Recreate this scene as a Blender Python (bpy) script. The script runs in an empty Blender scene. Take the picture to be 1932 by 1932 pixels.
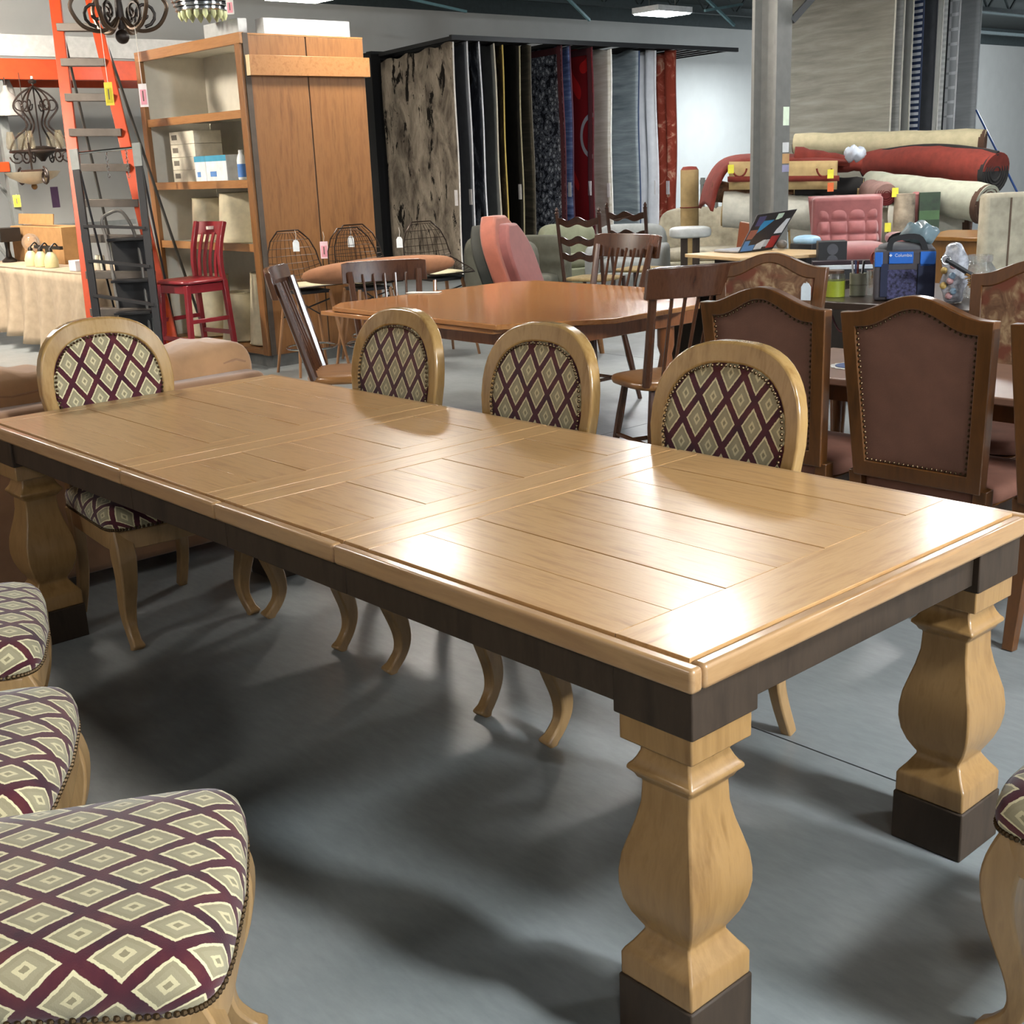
import bpy, bmesh, math, random
from mathutils import Vector, Matrix
random.seed(7)
S = bpy.context.scene
COL = S.collection
PI = math.pi

# ------------------------------------------------------------------ camera
CAM = (4.1645, -1.3526, 1.5341); YAW, PIT, ROL, FPX = -.84386, .28038, -.04087, 2303.9
_f = Vector((math.sin(YAW)*math.cos(PIT), math.cos(YAW)*math.cos(PIT), -math.sin(PIT)))
_r = Vector((math.cos(YAW), -math.sin(YAW), 0)); _u = _r.cross(_f)
RT = math.cos(ROL)*_r + math.sin(ROL)*_u
UP = -math.sin(ROL)*_r + math.cos(ROL)*_u
FW = _f
cd = bpy.data.cameras.new('camera'); cam = bpy.data.objects.new('camera', cd); COL.objects.link(cam)
cd.sensor_width = 36; cd.sensor_fit = 'HORIZONTAL'; cd.lens = FPX*36/1932; cd.clip_start = .05; cd.clip_end = 200
m = Matrix.Identity(4)
for i in range(3):
    m[i][0] = RT[i]; m[i][1] = UP[i]; m[i][2] = -FW[i]; m[i][3] = CAM[i]
cam.matrix_world = m
S.camera = cam
def P(px, py, x=None, y=None, z=None, d=None):
    """world point seen at a photo pixel, on a known plane or at a known depth"""
    r = FW + RT*((px-966)/FPX) + UP*((966-py)/FPX); c = Vector(CAM)
    if x is not None: t = (x-c.x)/r.x
    elif y is not None: t = (y-c.y)/r.y
    elif z is not None: t = (z-c.z)/r.z
    else: t = d
    return c + r*t

# ------------------------------------------------------------------ world, exposure
S.view_settings.view_transform = 'Standard'; S.view_settings.look = 'None'
S.view_settings.exposure = 0.06; S.view_settings.gamma = 1.0
S.view_settings.use_curve_mapping = False
w = bpy.data.worlds.new('world'); S.world = w; w.use_nodes = True
w.node_tree.nodes['Background'].inputs[0].default_value = (.90, .95, 1, 1)
w.node_tree.nodes['Background'].inputs[1].default_value = .5
LAMP_Z = 3.25
LAMPS = [  # x, y, power factor, colour, tilted toward -x or +y: ceiling fixtures of the hall, plus unseen tilted floods added for light
    (-3.7, 4.7, 1.0, (1, .93, .84)), (-.95, 5.0, 1.0, (1, .97, .92)), (-.9, 8.4, 1.2, (1, .99, .97)),
    (-4.6, 8.6, 1.0, (1, .98, .95)), (-6.85, 11.35, 1.2, (.93, .97, 1)), (-7.5, 6.35, .9, (1, .93, .84)),
    (-7.2, 2.2, 3.8, (1, .90, .78), 'x'), (-5.6, .6, 2.6, (1, .90, .76), 'y'), (-2.2, .6, 1.0, (1, .93, .83)), (-10.0, 18.35, 2.3, (.85, .94, 1)),  # tilted pair is added to brighten the left wall and cabinet interior
    (-3.0, 16.0, 1.5, (.88, .95, 1)), (1.0, 12.5, 1.2, (.90, .96, 1)), (8.2, 1.45, 7.0, (.90, .96, 1), 'x'),  # tilted key is an unseen stand-in for the strong light from +x
    (5.0, .9, 1.1, (.93, .97, 1)), (5.4, 4.3, 1.2, (.97, .98, 1)), (1.4, -3.4, .6, (1, .96, .90)), (6.4, -3.2, .9, (1, .97, .93)),
    (2.6, 7.6, .9, (.95, .98, 1)), (-6.0, 26.0, 5.0, (.86, .94, 1), 'x'), (-1.0, 19.0, 2.6, (.86, .94, 1))]  # tilted one is added, unseen, to brighten the far right wall
LAMP_E = 100.0

# ------------------------------------------------------------------ materials
def lin(h):
    h = h.lstrip('#'); o = []
    for i in (0, 2, 4):
        c = int(h[i:i+2], 16)/255
        o.append(c/12.92 if c <= .04045 else ((c+.055)/1.055)**2.4)
    return (*o, 1)
MATS = {}
def newmat(name):
    mt = bpy.data.materials.new(name); mt.use_nodes = True; nt = mt.node_tree
    return mt, nt, nt.nodes['Principled BSDF']
def N(nt, typ, **k):
    n = nt.nodes.new(typ)
    for a, b in k.items():
        if a.startswith('i_'): n.inputs[int(a[2:])].default_value = b
        else: setattr(n, a, b)
    return n
def ramp(nt, src, stops, interp='LINEAR'):
    r = nt.nodes.new('ShaderNodeValToRGB'); r.color_ramp.interpolation = interp
    e = r.color_ramp.elements
    while len(e) < len(stops): e.new(.5)
    for k, (p, c) in zip(e, stops): k.position = p; k.color = lin(c) if isinstance(c, str) else c
    nt.links.new(src, r.inputs[0]); return r.outputs[0]
def coords(nt, scale=(1, 1, 1), kind='Object', rnd=0, rot=(0, 0, 0)):
    tc = nt.nodes.new('ShaderNodeTexCoord'); mp = nt.nodes.new('ShaderNodeMapping')
    mp.inputs['Scale'].default_value = scale; mp.inputs['Rotation'].default_value = rot
    src = tc.outputs[kind]
    if rnd:
        oi = nt.nodes.new('ShaderNodeObjectInfo'); ad = N(nt, 'ShaderNodeVectorMath', operation='ADD')
        mu = N(nt, 'ShaderNodeMath', operation='MULTIPLY'); mu.inputs[1].default_value = rnd
        nt.links.new(oi.outputs['Random'], mu.inputs[0])
        nt.links.new(src, ad.inputs[0]); nt.links.new(mu.outputs[0], ad.inputs[1]); src = ad.outputs[0]
    nt.links.new(src, mp.inputs[0]); return mp.outputs[0]
def noise(nt, vec, scale=5, detail=4, rough=.55, dist=0):
    n = N(nt, 'ShaderNodeTexNoise'); nt.links.new(vec, n.inputs['Vector'])
    n.inputs['Scale'].default_value = scale; n.inputs['Detail'].default_value = detail
    n.inputs['Roughness'].default_value = rough; n.inputs['Distortion'].default_value = dist
    return n.outputs['Fac']
def bump(nt, bs, src, strength=.2, dist=.01):
    b = N(nt, 'ShaderNodeBump'); b.inputs['Strength'].default_value = strength; b.inputs['Distance'].default_value = dist
    nt.links.new(src, b.inputs['Height']); nt.links.new(b.outputs[0], bs.inputs['Normal'])
def mix(nt, fac, a, b):
    n = N(nt, 'ShaderNodeMix', data_type='RGBA'); nt.links.new(fac, n.inputs[0])
    for s, v in ((6, a), (7, b)):
        if isinstance(v, str): n.inputs[s].default_value = lin(v)
        else: nt.links.new(v, n.inputs[s])
    return n.outputs[2]
def setp(bs, rough=.5, metal=0, spec=.5, coat=0, trans=0, alpha=1, sheen=0):
    bs.inputs['Roughness'].default_value = rough; bs.inputs['Metallic'].default_value = metal
    bs.inputs['Specular IOR Level'].default_value = spec; bs.inputs['Coat Weight'].default_value = coat
    bs.inputs['Coat Roughness'].default_value = .12; bs.inputs['Transmission Weight'].default_value = trans
    bs.inputs['Alpha'].default_value = alpha; bs.inputs['Sheen Weight'].default_value = sheen
def plain(name, col, rough=.5, metal=0, spec=.5, var=.06, scale=14, bmp=0, bscale=60, **k):
    if name in MATS: return MATS[name]
    mt, nt, bs = newmat(name); setp(bs, rough, metal, spec, **k)
    c = lin(col); v = coords(nt); nf = noise(nt, v, scale)
    lo = tuple(max(0, x*(1-2*var)) for x in c[:3])+(1,); hi = tuple(min(1, x*(1+2*var)) for x in c[:3])+(1,)
    nt.links.new(ramp(nt, nf, [(.3, lo), (.7, hi)]), bs.inputs['Base Color'])
    if bmp: bump(nt, bs, noise(nt, v, bscale, 2), bmp, .004)
    MATS[name] = mt; return mt
def wood(name, c1, c2, c3=None, scale=1.0, stretch=(1, 14, 14), rough=.3, coat=.3, rnd=9, bmp=.05, spec=.5):
    """grain runs along the axis whose stretch is 1"""
    if name in MATS: return MATS[name]
    mt, nt, bs = newmat(name); setp(bs, rough, 0, spec, coat)
    v = coords(nt, stretch, rnd=rnd)
    a = noise(nt, v, 2.2*scale, 6, .6, .35); b = noise(nt, v, 9*scale, 3, .6)
    ad = N(nt, 'ShaderNodeMath', operation='MULTIPLY_ADD'); nt.links.new(b, ad.inputs[0]); ad.inputs[1].default_value = .35
    nt.links.new(a, ad.inputs[2])
    nt.links.new(ramp(nt, ad.outputs[0], [(.45, c1), (.68, c2), (.9, c3 or c1)]), bs.inputs['Base Color'])
    bump(nt, bs, ad.outputs[0], bmp, .004)
    MATS[name] = mt; return mt
def emit(name, col, e):
    if name in MATS: return MATS[name]
    mt, nt, bs = newmat(name); bs.inputs['Base Color'].default_value = (*col, 1)
    bs.inputs['Emission Color'].default_value = (*col, 1); bs.inputs['Emission Strength'].default_value = e
    MATS[name] = mt; return mt
def glass(name, col='#ffffff', rough=.02):
    if name in MATS: return MATS[name]
    mt, nt, bs = newmat(name); setp(bs, rough, 0, .5, trans=.9, alpha=.45); bs.inputs['Base Color'].default_value = lin(col)
    MATS[name] = mt; return mt

# ------------------------------------------------------------------ mesh building
class MB:
    def __init__(s): s.v = []; s.f = []; s.uv = None
    def add(s, vs, fs):
        o = len(s.v); s.v += [tuple(x) for x in vs]; s.f += [tuple(i+o for i in f) for f in fs]; return s
    def box(s, x0, x1, y0, y1, z0, z1, M=None):
        vs = [Vector((x, y, z)) for z in (z0, z1) for x, y in ((x0, y0), (x1, y0), (x1, y1), (x0, y1))]
        if M: vs = [M @ v for v in vs]
        return s.add(vs, [(3, 2, 1, 0), (4, 5, 6, 7), (0, 1, 5, 4), (1, 2, 6, 5), (2, 3, 7, 6), (3, 0, 4, 7)])
    def loft(s, rings, closed=False, cap=True):
        n = len(rings[0]); vs = [v for r in rings for v in r]; fs = []
        m_ = len(rings)
        for i in range(m_ if closed else m_-1):
            a = i*n; b = ((i+1) % m_)*n
            for j in range(n):
                k = (j+1) % n; fs.append((a+j, a+k, b+k, b+j))
        if cap and not closed:
            fs.append(tuple(range(n-1, -1, -1))); fs.append(tuple((m_-1)*n+j for j in range(n)))
        return s.add(vs, fs)
    def tube(s, pts, r, n=8, closed=False, sect=None, up=None):
        pts = [Vector(p) for p in pts]; L = len(pts); rs = r if isinstance(r, (list, tuple)) else [r]*L
        rings = []; prev = None
        for i, p in enumerate(pts):
            if closed: t = pts[(i+1) % L]-pts[i-1]
            else: t = pts[min(i+1, L-1)]-pts[max(i-1, 0)]
            t.normalize()
            if prev is None:
                a = Vector(up) if up else (Vector((0, 0, 1)) if abs(t.z) < .9 else Vector((0, 1, 0)))
            else: a = prev
            a = (a-t*a.dot(t)).normalized(); prev = a; b = t.cross(a)
            if sect: rings.append([p+a*(y*rs[i])+b*(x*rs[i]) for x, y in sect])
            else: rings.append([p+(a*math.cos(2*PI*j/n)+b*math.sin(2*PI*j/n))*rs[i] for j in range(n)])
        return s.loft(rings, closed)
    def bar(s, a, b, w, h=None, up=None):
        h = h or w
        return s.tube([a, b], 1, sect=[(-w/2, -h/2), (w/2, -h/2), (w/2, h/2), (-w/2, h/2)], up=up)
    def lathe(s, prof, n=24, c=(0, 0, 0), sq=False, rot=0, cap=True):
        rings = []
        for r, z in prof:
            if sq: rings.append([Vector((c[0]+r*x, c[1]+r*y, c[2]+z)) for x, y in ((1, 1), (-1, 1), (-1, -1), (1, -1))])
            else: rings.append([Vector((c[0]+r*math.cos(2*PI*j/n+rot), c[1]+r*math.sin(2*PI*j/n+rot), c[2]+z)) for j in range(n)])
        return s.loft(rings, cap=cap)
    def prism(s, poly, f0, f1):
        """poly: list of 2-D points; f0, f1 map (u,v) to the two faces"""
        a = [f0(u, v) for u, v in poly]; b = [f1(u, v) for u, v in poly]
        return s.loft([a, b])
    def sphere(s, c, r, n=10, m=6, sc=(1, 1, 1)):
        rings = []
        for i in range(m+1):
            a = PI*i/m; rr = max(math.sin(a), .02)
            rings.append([Vector((c[0]+r*sc[0]*rr*math.cos(2*PI*j/n), c[1]+r*sc[1]*rr*math.sin(2*PI*j/n), c[2]-r*sc[2]*math.cos(a))) for j in range(n)])
        return s.loft(rings)
    def grid(s, fn, nu, nv, uvf=None):
        vs = [fn(i/nu, j/nv) for j in range(nv+1) for i in range(nu+1)]
        fs = [(j*(nu+1)+i, j*(nu+1)+i+1, (j+1)*(nu+1)+i+1, (j+1)*(nu+1)+i) for j in range(nv) for i in range(nu)]
        return s.add(vs, fs)
    def build(s, name, mat, parent=None, smooth=False, bevel=0, seg=2, sub=0, solid=0, ang=None, loc=None, fix=True):
        me = bpy.data.meshes.new(name); me.from_pydata(s.v, [], s.f); me.update()
        if fix:
            bm = bmesh.new(); bm.from_mesh(me); bmesh.ops.recalc_face_normals(bm, faces=bm.faces); bm.to_mesh(me); bm.free()
        o = bpy.data.objects.new(name, me); COL.objects.link(o)
        if mat: me.materials.append(mat)
        if parent: o.parent = parent
        if loc: o.location = loc
        if smooth or bevel or sub:
            for p in me.polygons: p.use_smooth = True
        if solid:
            q = o.modifiers.new('solid', 'SOLIDIFY'); q.thickness = solid; q.offset = 0
        if bevel:
            q = o.modifiers.new('bevel', 'BEVEL'); q.width = bevel; q.segments = seg; q.limit_method = 'ANGLE'; q.angle_limit = math.radians(40)
        if sub:
            q = o.modifiers.new('sub', 'SUBSURF'); q.levels = sub; q.render_levels = sub
        if (smooth and not sub) or bevel:
            try: me.set_sharp_from_angle(angle=math.radians(ang or 38))
            except Exception: pass
        return o
def tag(o, label, cat, group=None):
    o['label'] = label; o['category'] = cat
    if group: o['group'] = group
    return o
def thing(name, label, cat, loc=(0, 0, 0), rz=0, group=None):
    o = bpy.data.objects.new(name, None); COL.objects.link(o); o.empty_display_size = .1
    o.location = loc; o.rotation_euler = (0, 0, rz)
    return tag(o, label, cat, group)
def struct(o): o['kind'] = 'structure'; return o
def stuff(o): o['kind'] = 'stuff'; return o
def dup(root, loc, rz, label, group=None):
    r = root.copy(); COL.objects.link(r); r.location = loc; r.rotation_euler = (0, 0, rz); r['label'] = label
    if group: r['group'] = group
    def rec(a, b):
        for ch in list(a.children):
            c = ch.copy(); COL.objects.link(c); c.parent = b; rec(ch, c)
    rec(root, r); return r
def bez(pts, n=8):
    """Catmull-Rom through points"""
    pts = [Vector(p) for p in pts]; o = []
    for i in range(len(pts)-1):
        a = pts[max(i-1, 0)]; b = pts[i]; c = pts[i+1]; d = pts[min(i+2, len(pts)-1)]
        for k in range(n):
            t = k/n; o.append(.5*((2*b)+(c-a)*t+(2*a-5*b+4*c-d)*t*t+(3*b-a-3*c+d)*t*t*t))
    o.append(pts[-1]); return o
def lerp(a, b, t): return a+(b-a)*t
# ------------------------------------------------------------------ the hall
def concrete():
    mt, nt, bs = newmat('polished concrete'); setp(bs, .34, 0, .45)
    v = coords(nt, (1, 1, 1)); a = noise(nt, v, 1.3, 5, .6, .6); b = noise(nt, coords(nt, (9, 26, 1), rot=(0, 0, .35)), 1.5, 4, .65)
    c = noise(nt, v, 6, 1, .5)
    m1 = mix(nt, a, '#6f7474', '#8d9191'); m2 = mix(nt, b, '#5f6466', '#a5a9a8')
    q = N(nt, 'ShaderNodeMix', data_type='RGBA'); q.inputs[0].default_value = .45
    nt.links.new(m1, q.inputs[6]); nt.links.new(m2, q.inputs[7])
    nt.links.new(q.outputs[2], bs.inputs['Base Color'])
    nt.links.new(ramp(nt, c, [(.3, (.33, .33, .33, 1)), (.75, (.40, .40, .40, 1))]), bs.inputs['Roughness'])
    return mt
MCON = concrete()
fl = struct(MB().box(-12.2, 16, -9, 36, -.12, -.03).build('floor', plain('joint filler', '#2e3032', .9)))
xs = [-12.2, -5.4, -.6, 4.2, 9.0, 16]; ys = [-9, -3.5, 1.172, 5.8, 10.4, 15, 19.6, 24.2, 36]
for i in range(len(xs)-1):
    for j in range(len(ys)-1):
        MB().box(xs[i]+.003, xs[i+1]-.003, ys[j]+.003, ys[j+1]-.003, -.03, 0).build('slab', MCON, fl)
MWALL = plain('painted wall', '#c8c8c4', .85, var=.015, scale=3)
struct(MB().box(-12.25, -12, -9, 36, 0, 3.86).build('wall_back', MWALL))
MCEIL = plain('dark roof deck', '#2f3534', .9)
ce = struct(MB().box(-12.25, 16, -9, 36, 4.25, 4.35).build('ceiling', MCEIL))
MJO = plain('dark steel joist', '#3d4748', .7)
struct(MB().box(-12.15, -12, -9, 36, 3.86, 4.25).build('trim_1', MJO))
for k, xx in enumerate((-9.6, -7.2, -4.8, -2.4)):
    jo = struct(MB().box(xx-.05, xx+.05, -4, 30, 4.12, 4.22).build('trim_%d' % (k+2), MJO))
    low = MB().box(xx-.04, xx+.04, -4, 30, 3.72, 3.78); low.build('chord', MJO, jo)
    for n in range(28):
        y0 = 2+n*.8
        MB().bar((xx, y0, 3.76), (xx, y0+.4, 4.14), .03).build('web_bar', MJO, jo)
        MB().bar((xx, y0+.4, 4.14), (xx, y0+.8, 3.76), .03).build('web_bar', MJO, jo)
MTR = plain('teal rod', '#5f8288', .5)
for a_, b_ in (((1062, -12), (1112, 38)), ((1325, -10), (1385, 48)), ((1330, 20), (1400, 8)), ((760, -5), (880, 22))):
    MB().bar(P(*a_, d=15), P(*b_, d=15.6), .03).build('tie_rod', MTR, ce)
# steel column
MST = plain('grey painted steel', '#696965', .45)
c0 = P(1452, 300, d=9.1); cx, cy = c0.x, c0.y
colo = struct(MB().box(cx+.085, cx+.110, cy-.09, cy+.09, 0, 4.25).build('column', MST))
MB().box(cx-.110, cx-.085, cy-.09, cy+.09, 0, 4.25).build('flange', MST, colo)
MB().box(cx-.085, cx+.085, cy-.006, cy+.006, 0, 4.25).build('web_plate', MST, colo)
br0 = Vector((cx+.1, cy+.1, 2.42)); MB().bar(br0, br0+Vector((.55, .75, .95)), .045).build('brace', plain('black steel', '#1b1b1b', .5), colo)
def sticker(pxa, pya, pxb, pyb, mat, nm='sticker'):
    za = P(pxa, pya, y=cy-.125).z; zb = P(pxb, pyb, y=cy-.125).z
    return za, zb
for (u0, u1, z0, z1, cc) in ((.05, .088, 1.70, 1.83, '#d7e6cf'), (.05, .09, 1.51, 1.58, '#c9cbcc'), (.045, .09, 1.43, 1.50, '#b08a5c'), (.045, .09, 1.37, 1.42, '#8b88a4')):
    MB().box(cx+.110, cx+.1115, cy-.0+u0*.1, cy+.0+u0*.1+(u1-u0)*1.9, z0, z1).build('sticker', plain('sticker '+cc, cc, .6), colo)
# ceiling fixtures
MHS = plain('white fixture housing', '#d8dadb', .5)
for k, (x, y, pw, cc, *tl) in enumerate(LAMPS):
    rz = 0
    lab = {0: 'ceiling light over the wire bar stools', 4: 'lit ceiling light right of centre at top of photo', 5: 'lit ceiling light above the cabinet, cut by top edge'}.get(k)
    t = thing('ceiling_light', lab or 'hanging ceiling light out of view above the hall', 'light', (x, y, LAMP_Z), rz, 'ceiling lights')
    if tl: t.rotation_euler = (0, math.radians(48), 0) if tl[0] == 'x' else (math.radians(48), 0, 0); t['label'] = 'unseen tilted flood light, added to brighten walls, cabinet and floor'
    MB().box(-.22, .22, -.33, .33, .0, .07).build('housing', MHS, t)
    MB().box(-.20, .20, -.31, .31, -.012, -.002).build('diffuser', emit('lamp %d' % k, cc, LAMP_E*pw), t)
    for s in (-.25, .25): MB().bar((0, s, .07), (0, s, 4.25-LAMP_Z), .008).build('cable', MST, t)

# ------------------------------------------------------------------ dining table
MTOP = wood('pale oak top', '#a57c4e', '#ba9261', '#9e764a', stretch=(1, 9, 9), scale=1.6, rough=.30, coat=.12, bmp=.10)
MTOPX = wood('pale oak cross grain', '#aa8151', '#bd9564', '#a47b4d', stretch=(9, 1, 9), scale=1.6, rough=.30, coat=.12, bmp=.10)
MEDGE = wood('pale oak edge', '#987450', '#a9855c', '#8e6a45', stretch=(1, 9, 9), rough=.3, coat=.3)
MEDGEY = wood('pale oak edge cross', '#987450', '#a9855c', '#8e6a45', stretch=(9, 1, 9), rough=.3, coat=.3)
MLEG = wood('pale oak leg', '#84643b', '#977548', '#7b5b33', stretch=(7, 7, 1), rough=.34, coat=.2)
MDRK = wood('dark brown stain', '#2f251b', '#3b2f24', '#281f16', stretch=(5, 5, 1), rough=.6, coat=0, spec=.3)
TL, TW, TZ = 3.045, 1.128, .770
tb = thing('dining_table', 'long pale oak extension dining table with baluster legs and dark apron', 'table', (TL/2, TW/2, 0))
def tp(mb): mb.v = [(a-TL/2, b-TW/2, c) for a, b, c in mb.v]; return mb
ED = .03; secs = [0, 1.042, 1.558, 2.066, TL]; py_ = [ED, .176, .326, .482, .640, .790, .942, TW-ED]
for i in range(4):
    a, b = secs[i], secs[i+1]; g = .0012
    xa = a+(ED if i == 0 else g); xb = b-(ED if i == 3 else g)
    wa, wb = (.088 if i else .062), (.088 if i < 3 else .16)
    for (u0, u1) in ((xa, xa+wa), (xb-wb, xb)):
        tp(MB().box(u0, u1-.001, ED+.002, TW-ED-.002, .735, TZ)).build('cross_board', MTOPX, tb, bevel=.0008)
    for j in range(7):
        tp(MB().box(xa+wa+.001, xb-wb-.0015, py_[j]+.0013, py_[j+1]-.0013, .735, TZ-.0006*(j % 2))).build('plank', MTOP, tb, bevel=.0008)
    for yy0, yy1 in ((0, ED), (TW-ED, TW)):
        tp(MB().box(a+(ED*.0 if i == 0 else .0008), b-(0 if i == 3 else .0008), yy0, yy1-.001, .724, TZ-.003)).build('edge_molding', MEDGE, tb, bevel=.008, seg=3)
    for yy in (.028, TW-.046):
        tp(MB().box(a+.03 if i == 0 else a+.0006, b-.03 if i == 3 else b-.0006, yy, yy+.018, .648, .724)).build('apron', MDRK, tb, bevel=.002)
for x0 in (0, TL-ED):
    tp(MB().box(x0, x0+ED, ED+.001, TW-ED-.001, .724, TZ-.003)).build('edge_molding', MEDGEY, tb, bevel=.008, seg=3)
for x0 in (.03, TL-.048):
    tp(MB().box(x0, x0+.018, .04, TW-.04, .648, .724)).build('apron', MDRK, tb, bevel=.002)
tp(MB().box(ED, TL-ED, ED, TW-ED, .722, .734)).build('under_frame', MDRK, tb)
prof = [(.082, .118), (.082, .163), (.078, .171), (.068, .184), (.058, .200), (.052, .210), (.052, .216), (.058, .226), (.069, .246), (.079, .274), (.084, .305), (.084, .330), (.080, .364), (.071, .398), (.062, .430), (.055, .465), (.053, .508),
        (.060, .512), (.064, .520), (.072, .528), (.073, .534), (.066, .540), (.060, .550), (.055, .562), (.054, .584)]
LM = .0
for lx, ly in ((.101, .105), (TL-.101, .105), (.101, TW-.105), (TL-.101, TW-.105)):
    lg = tp(MB().lathe(prof, sq=True, c=(lx, ly, 0))).build('leg', MLEG, tb, bevel=.004, ang=50)
    tp(MB().box(lx-.079, lx+.079, ly-.079, ly+.079, .584, .633)).build('neck_block', MLEG, lg, bevel=.003)
    tp(MB().box(lx-.086, lx+.086, ly-.086, ly+.086, .633, .722)).build('corner_block', MDRK, lg, bevel=.003)
    tp(MB().box(lx-.085, lx+.085, ly-.085, ly+.085, .0, .118)).build('foot_block', MDRK, lg, bevel=.004)

# ------------------------------------------------------------------ diamond upholstered chairs
def diamond(name, pu, pv):
    mt, nt, bs = newmat(name); setp(bs, .85, 0, .25, sheen=.25)
    uv = N(nt, 'ShaderNodeUVMap'); sp = N(nt, 'ShaderNodeSeparateXYZ'); nt.links.new(uv.outputs[0], sp.inputs[0])
    def mth(op, a, b=None):
        n = N(nt, 'ShaderNodeMath', operation=op)
        for i, q in enumerate((a, b)):
            if q is None: continue
            if isinstance(q, (int, float)): n.inputs[i].default_value = q
            else: nt.links.new(q, n.inputs[i])
        return n.outputs[0]
    wv = noise(nt, uv.outputs[0], 120, 2)
    u = mth('ADD', mth('MULTIPLY', sp.outputs[0], 1/pu), mth('MULTIPLY', wv, .05)); v = mth('MULTIPLY', sp.outputs[1], 1/pv)
    def cell(q): return mth('ABSOLUTE', mth('SUBTRACT', mth('MULTIPLY', mth('FRACT', q), 2), 1))
    d = mth('MAXIMUM', cell(mth('ADD', u, v)), cell(mth('SUBTRACT', u, v)))
    n2 = noise(nt, uv.outputs[0], 14, 3)
    bur = ramp(nt, n2, [(.35, '#3a1622'), (.55, '#4d1c26'), (.7, '#5a2a2a')])
    dia = ramp(nt, d, [(0, '#8d8366'), (.12, '#c9bd96'), (.26, '#9b9174'), (.47, '#958b6e'), (.64, '#d6cba2')], 'CONSTANT')
    msk = ramp(nt, d, [(.75, (0, 0, 0, 1)), (.77, (1, 1, 1, 1))])
    nt.links.new(mix(nt, msk, dia, bur), bs.inputs['Base Color'])
    bump(nt, bs, noise(nt, uv.outputs[0], 400, 2), .25, .002); return mt
MDIA = diamond('diamond tapestry', .091, .130)
MDIAS = diamond('diamond tapestry seat', .092, .135)
MCH = wood('honey chair frame', '#957345', '#ad8a56', '#886637', stretch=(6, 6, 1), rough=.22, coat=.5)
MCHG = wood('honey chair leg', '#8d6e47', '#a28156', '#7e603b', stretch=(6, 6, 1), rough=.34, coat=.2)
MNAIL = plain('antique brass nail', '#4b3a25', .45, .8)
def setuv(o, uvs):
    me = o.data; l = me.uv_layers.new(name='UVMap')
    for lp in me.loops: l.data[lp.index].uv = uvs[lp.vertex_index]
def seat_outline(n=72, e=.22):
    o = []
    for k in range(n):
        a = 2*PI*k/n; c, s_ = math.cos(a), math.sin(a)
        y = .25*math.copysign(abs(s_)**e, s_); hw = lerp(.215, .27, (y+.25)/.5)
        x = hw*math.copysign(abs(c)**e, c)
        if y > 0: y += .022*(1-(x/.27)**2)
        o.append((x, y))
    return o
def back_out(hw0, hw1, zb, zc, zt, n=44, e=.78):
    o = []
    for k in range(n//2+1):       # right side up, over the arch, down the left
        a = PI*k/(n//2); c, s_ = math.cos(a), math.sin(a)
        o.append((hw1*math.copysign(abs(c)**e, c), zc+(zt-zc)*abs(s_)**e))
    m_ = 7
    L = [(lerp(-hw1, -hw0, i/m_), lerp(zc, zb, i/m_)) for i in range(1, m_+1)]
    R_ = [(lerp(hw0, hw1, i/m_), lerp(zb, zc, i/m_)) for i in range(0, m_)]
    bt = [(lerp(-hw0, hw0, i/6), zb) for i in range(1, 6)]
    return o+L+bt+R_
def lean(x, z): return -.205-(z-.45)*.13+.028*(x/.245)**2
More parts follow.
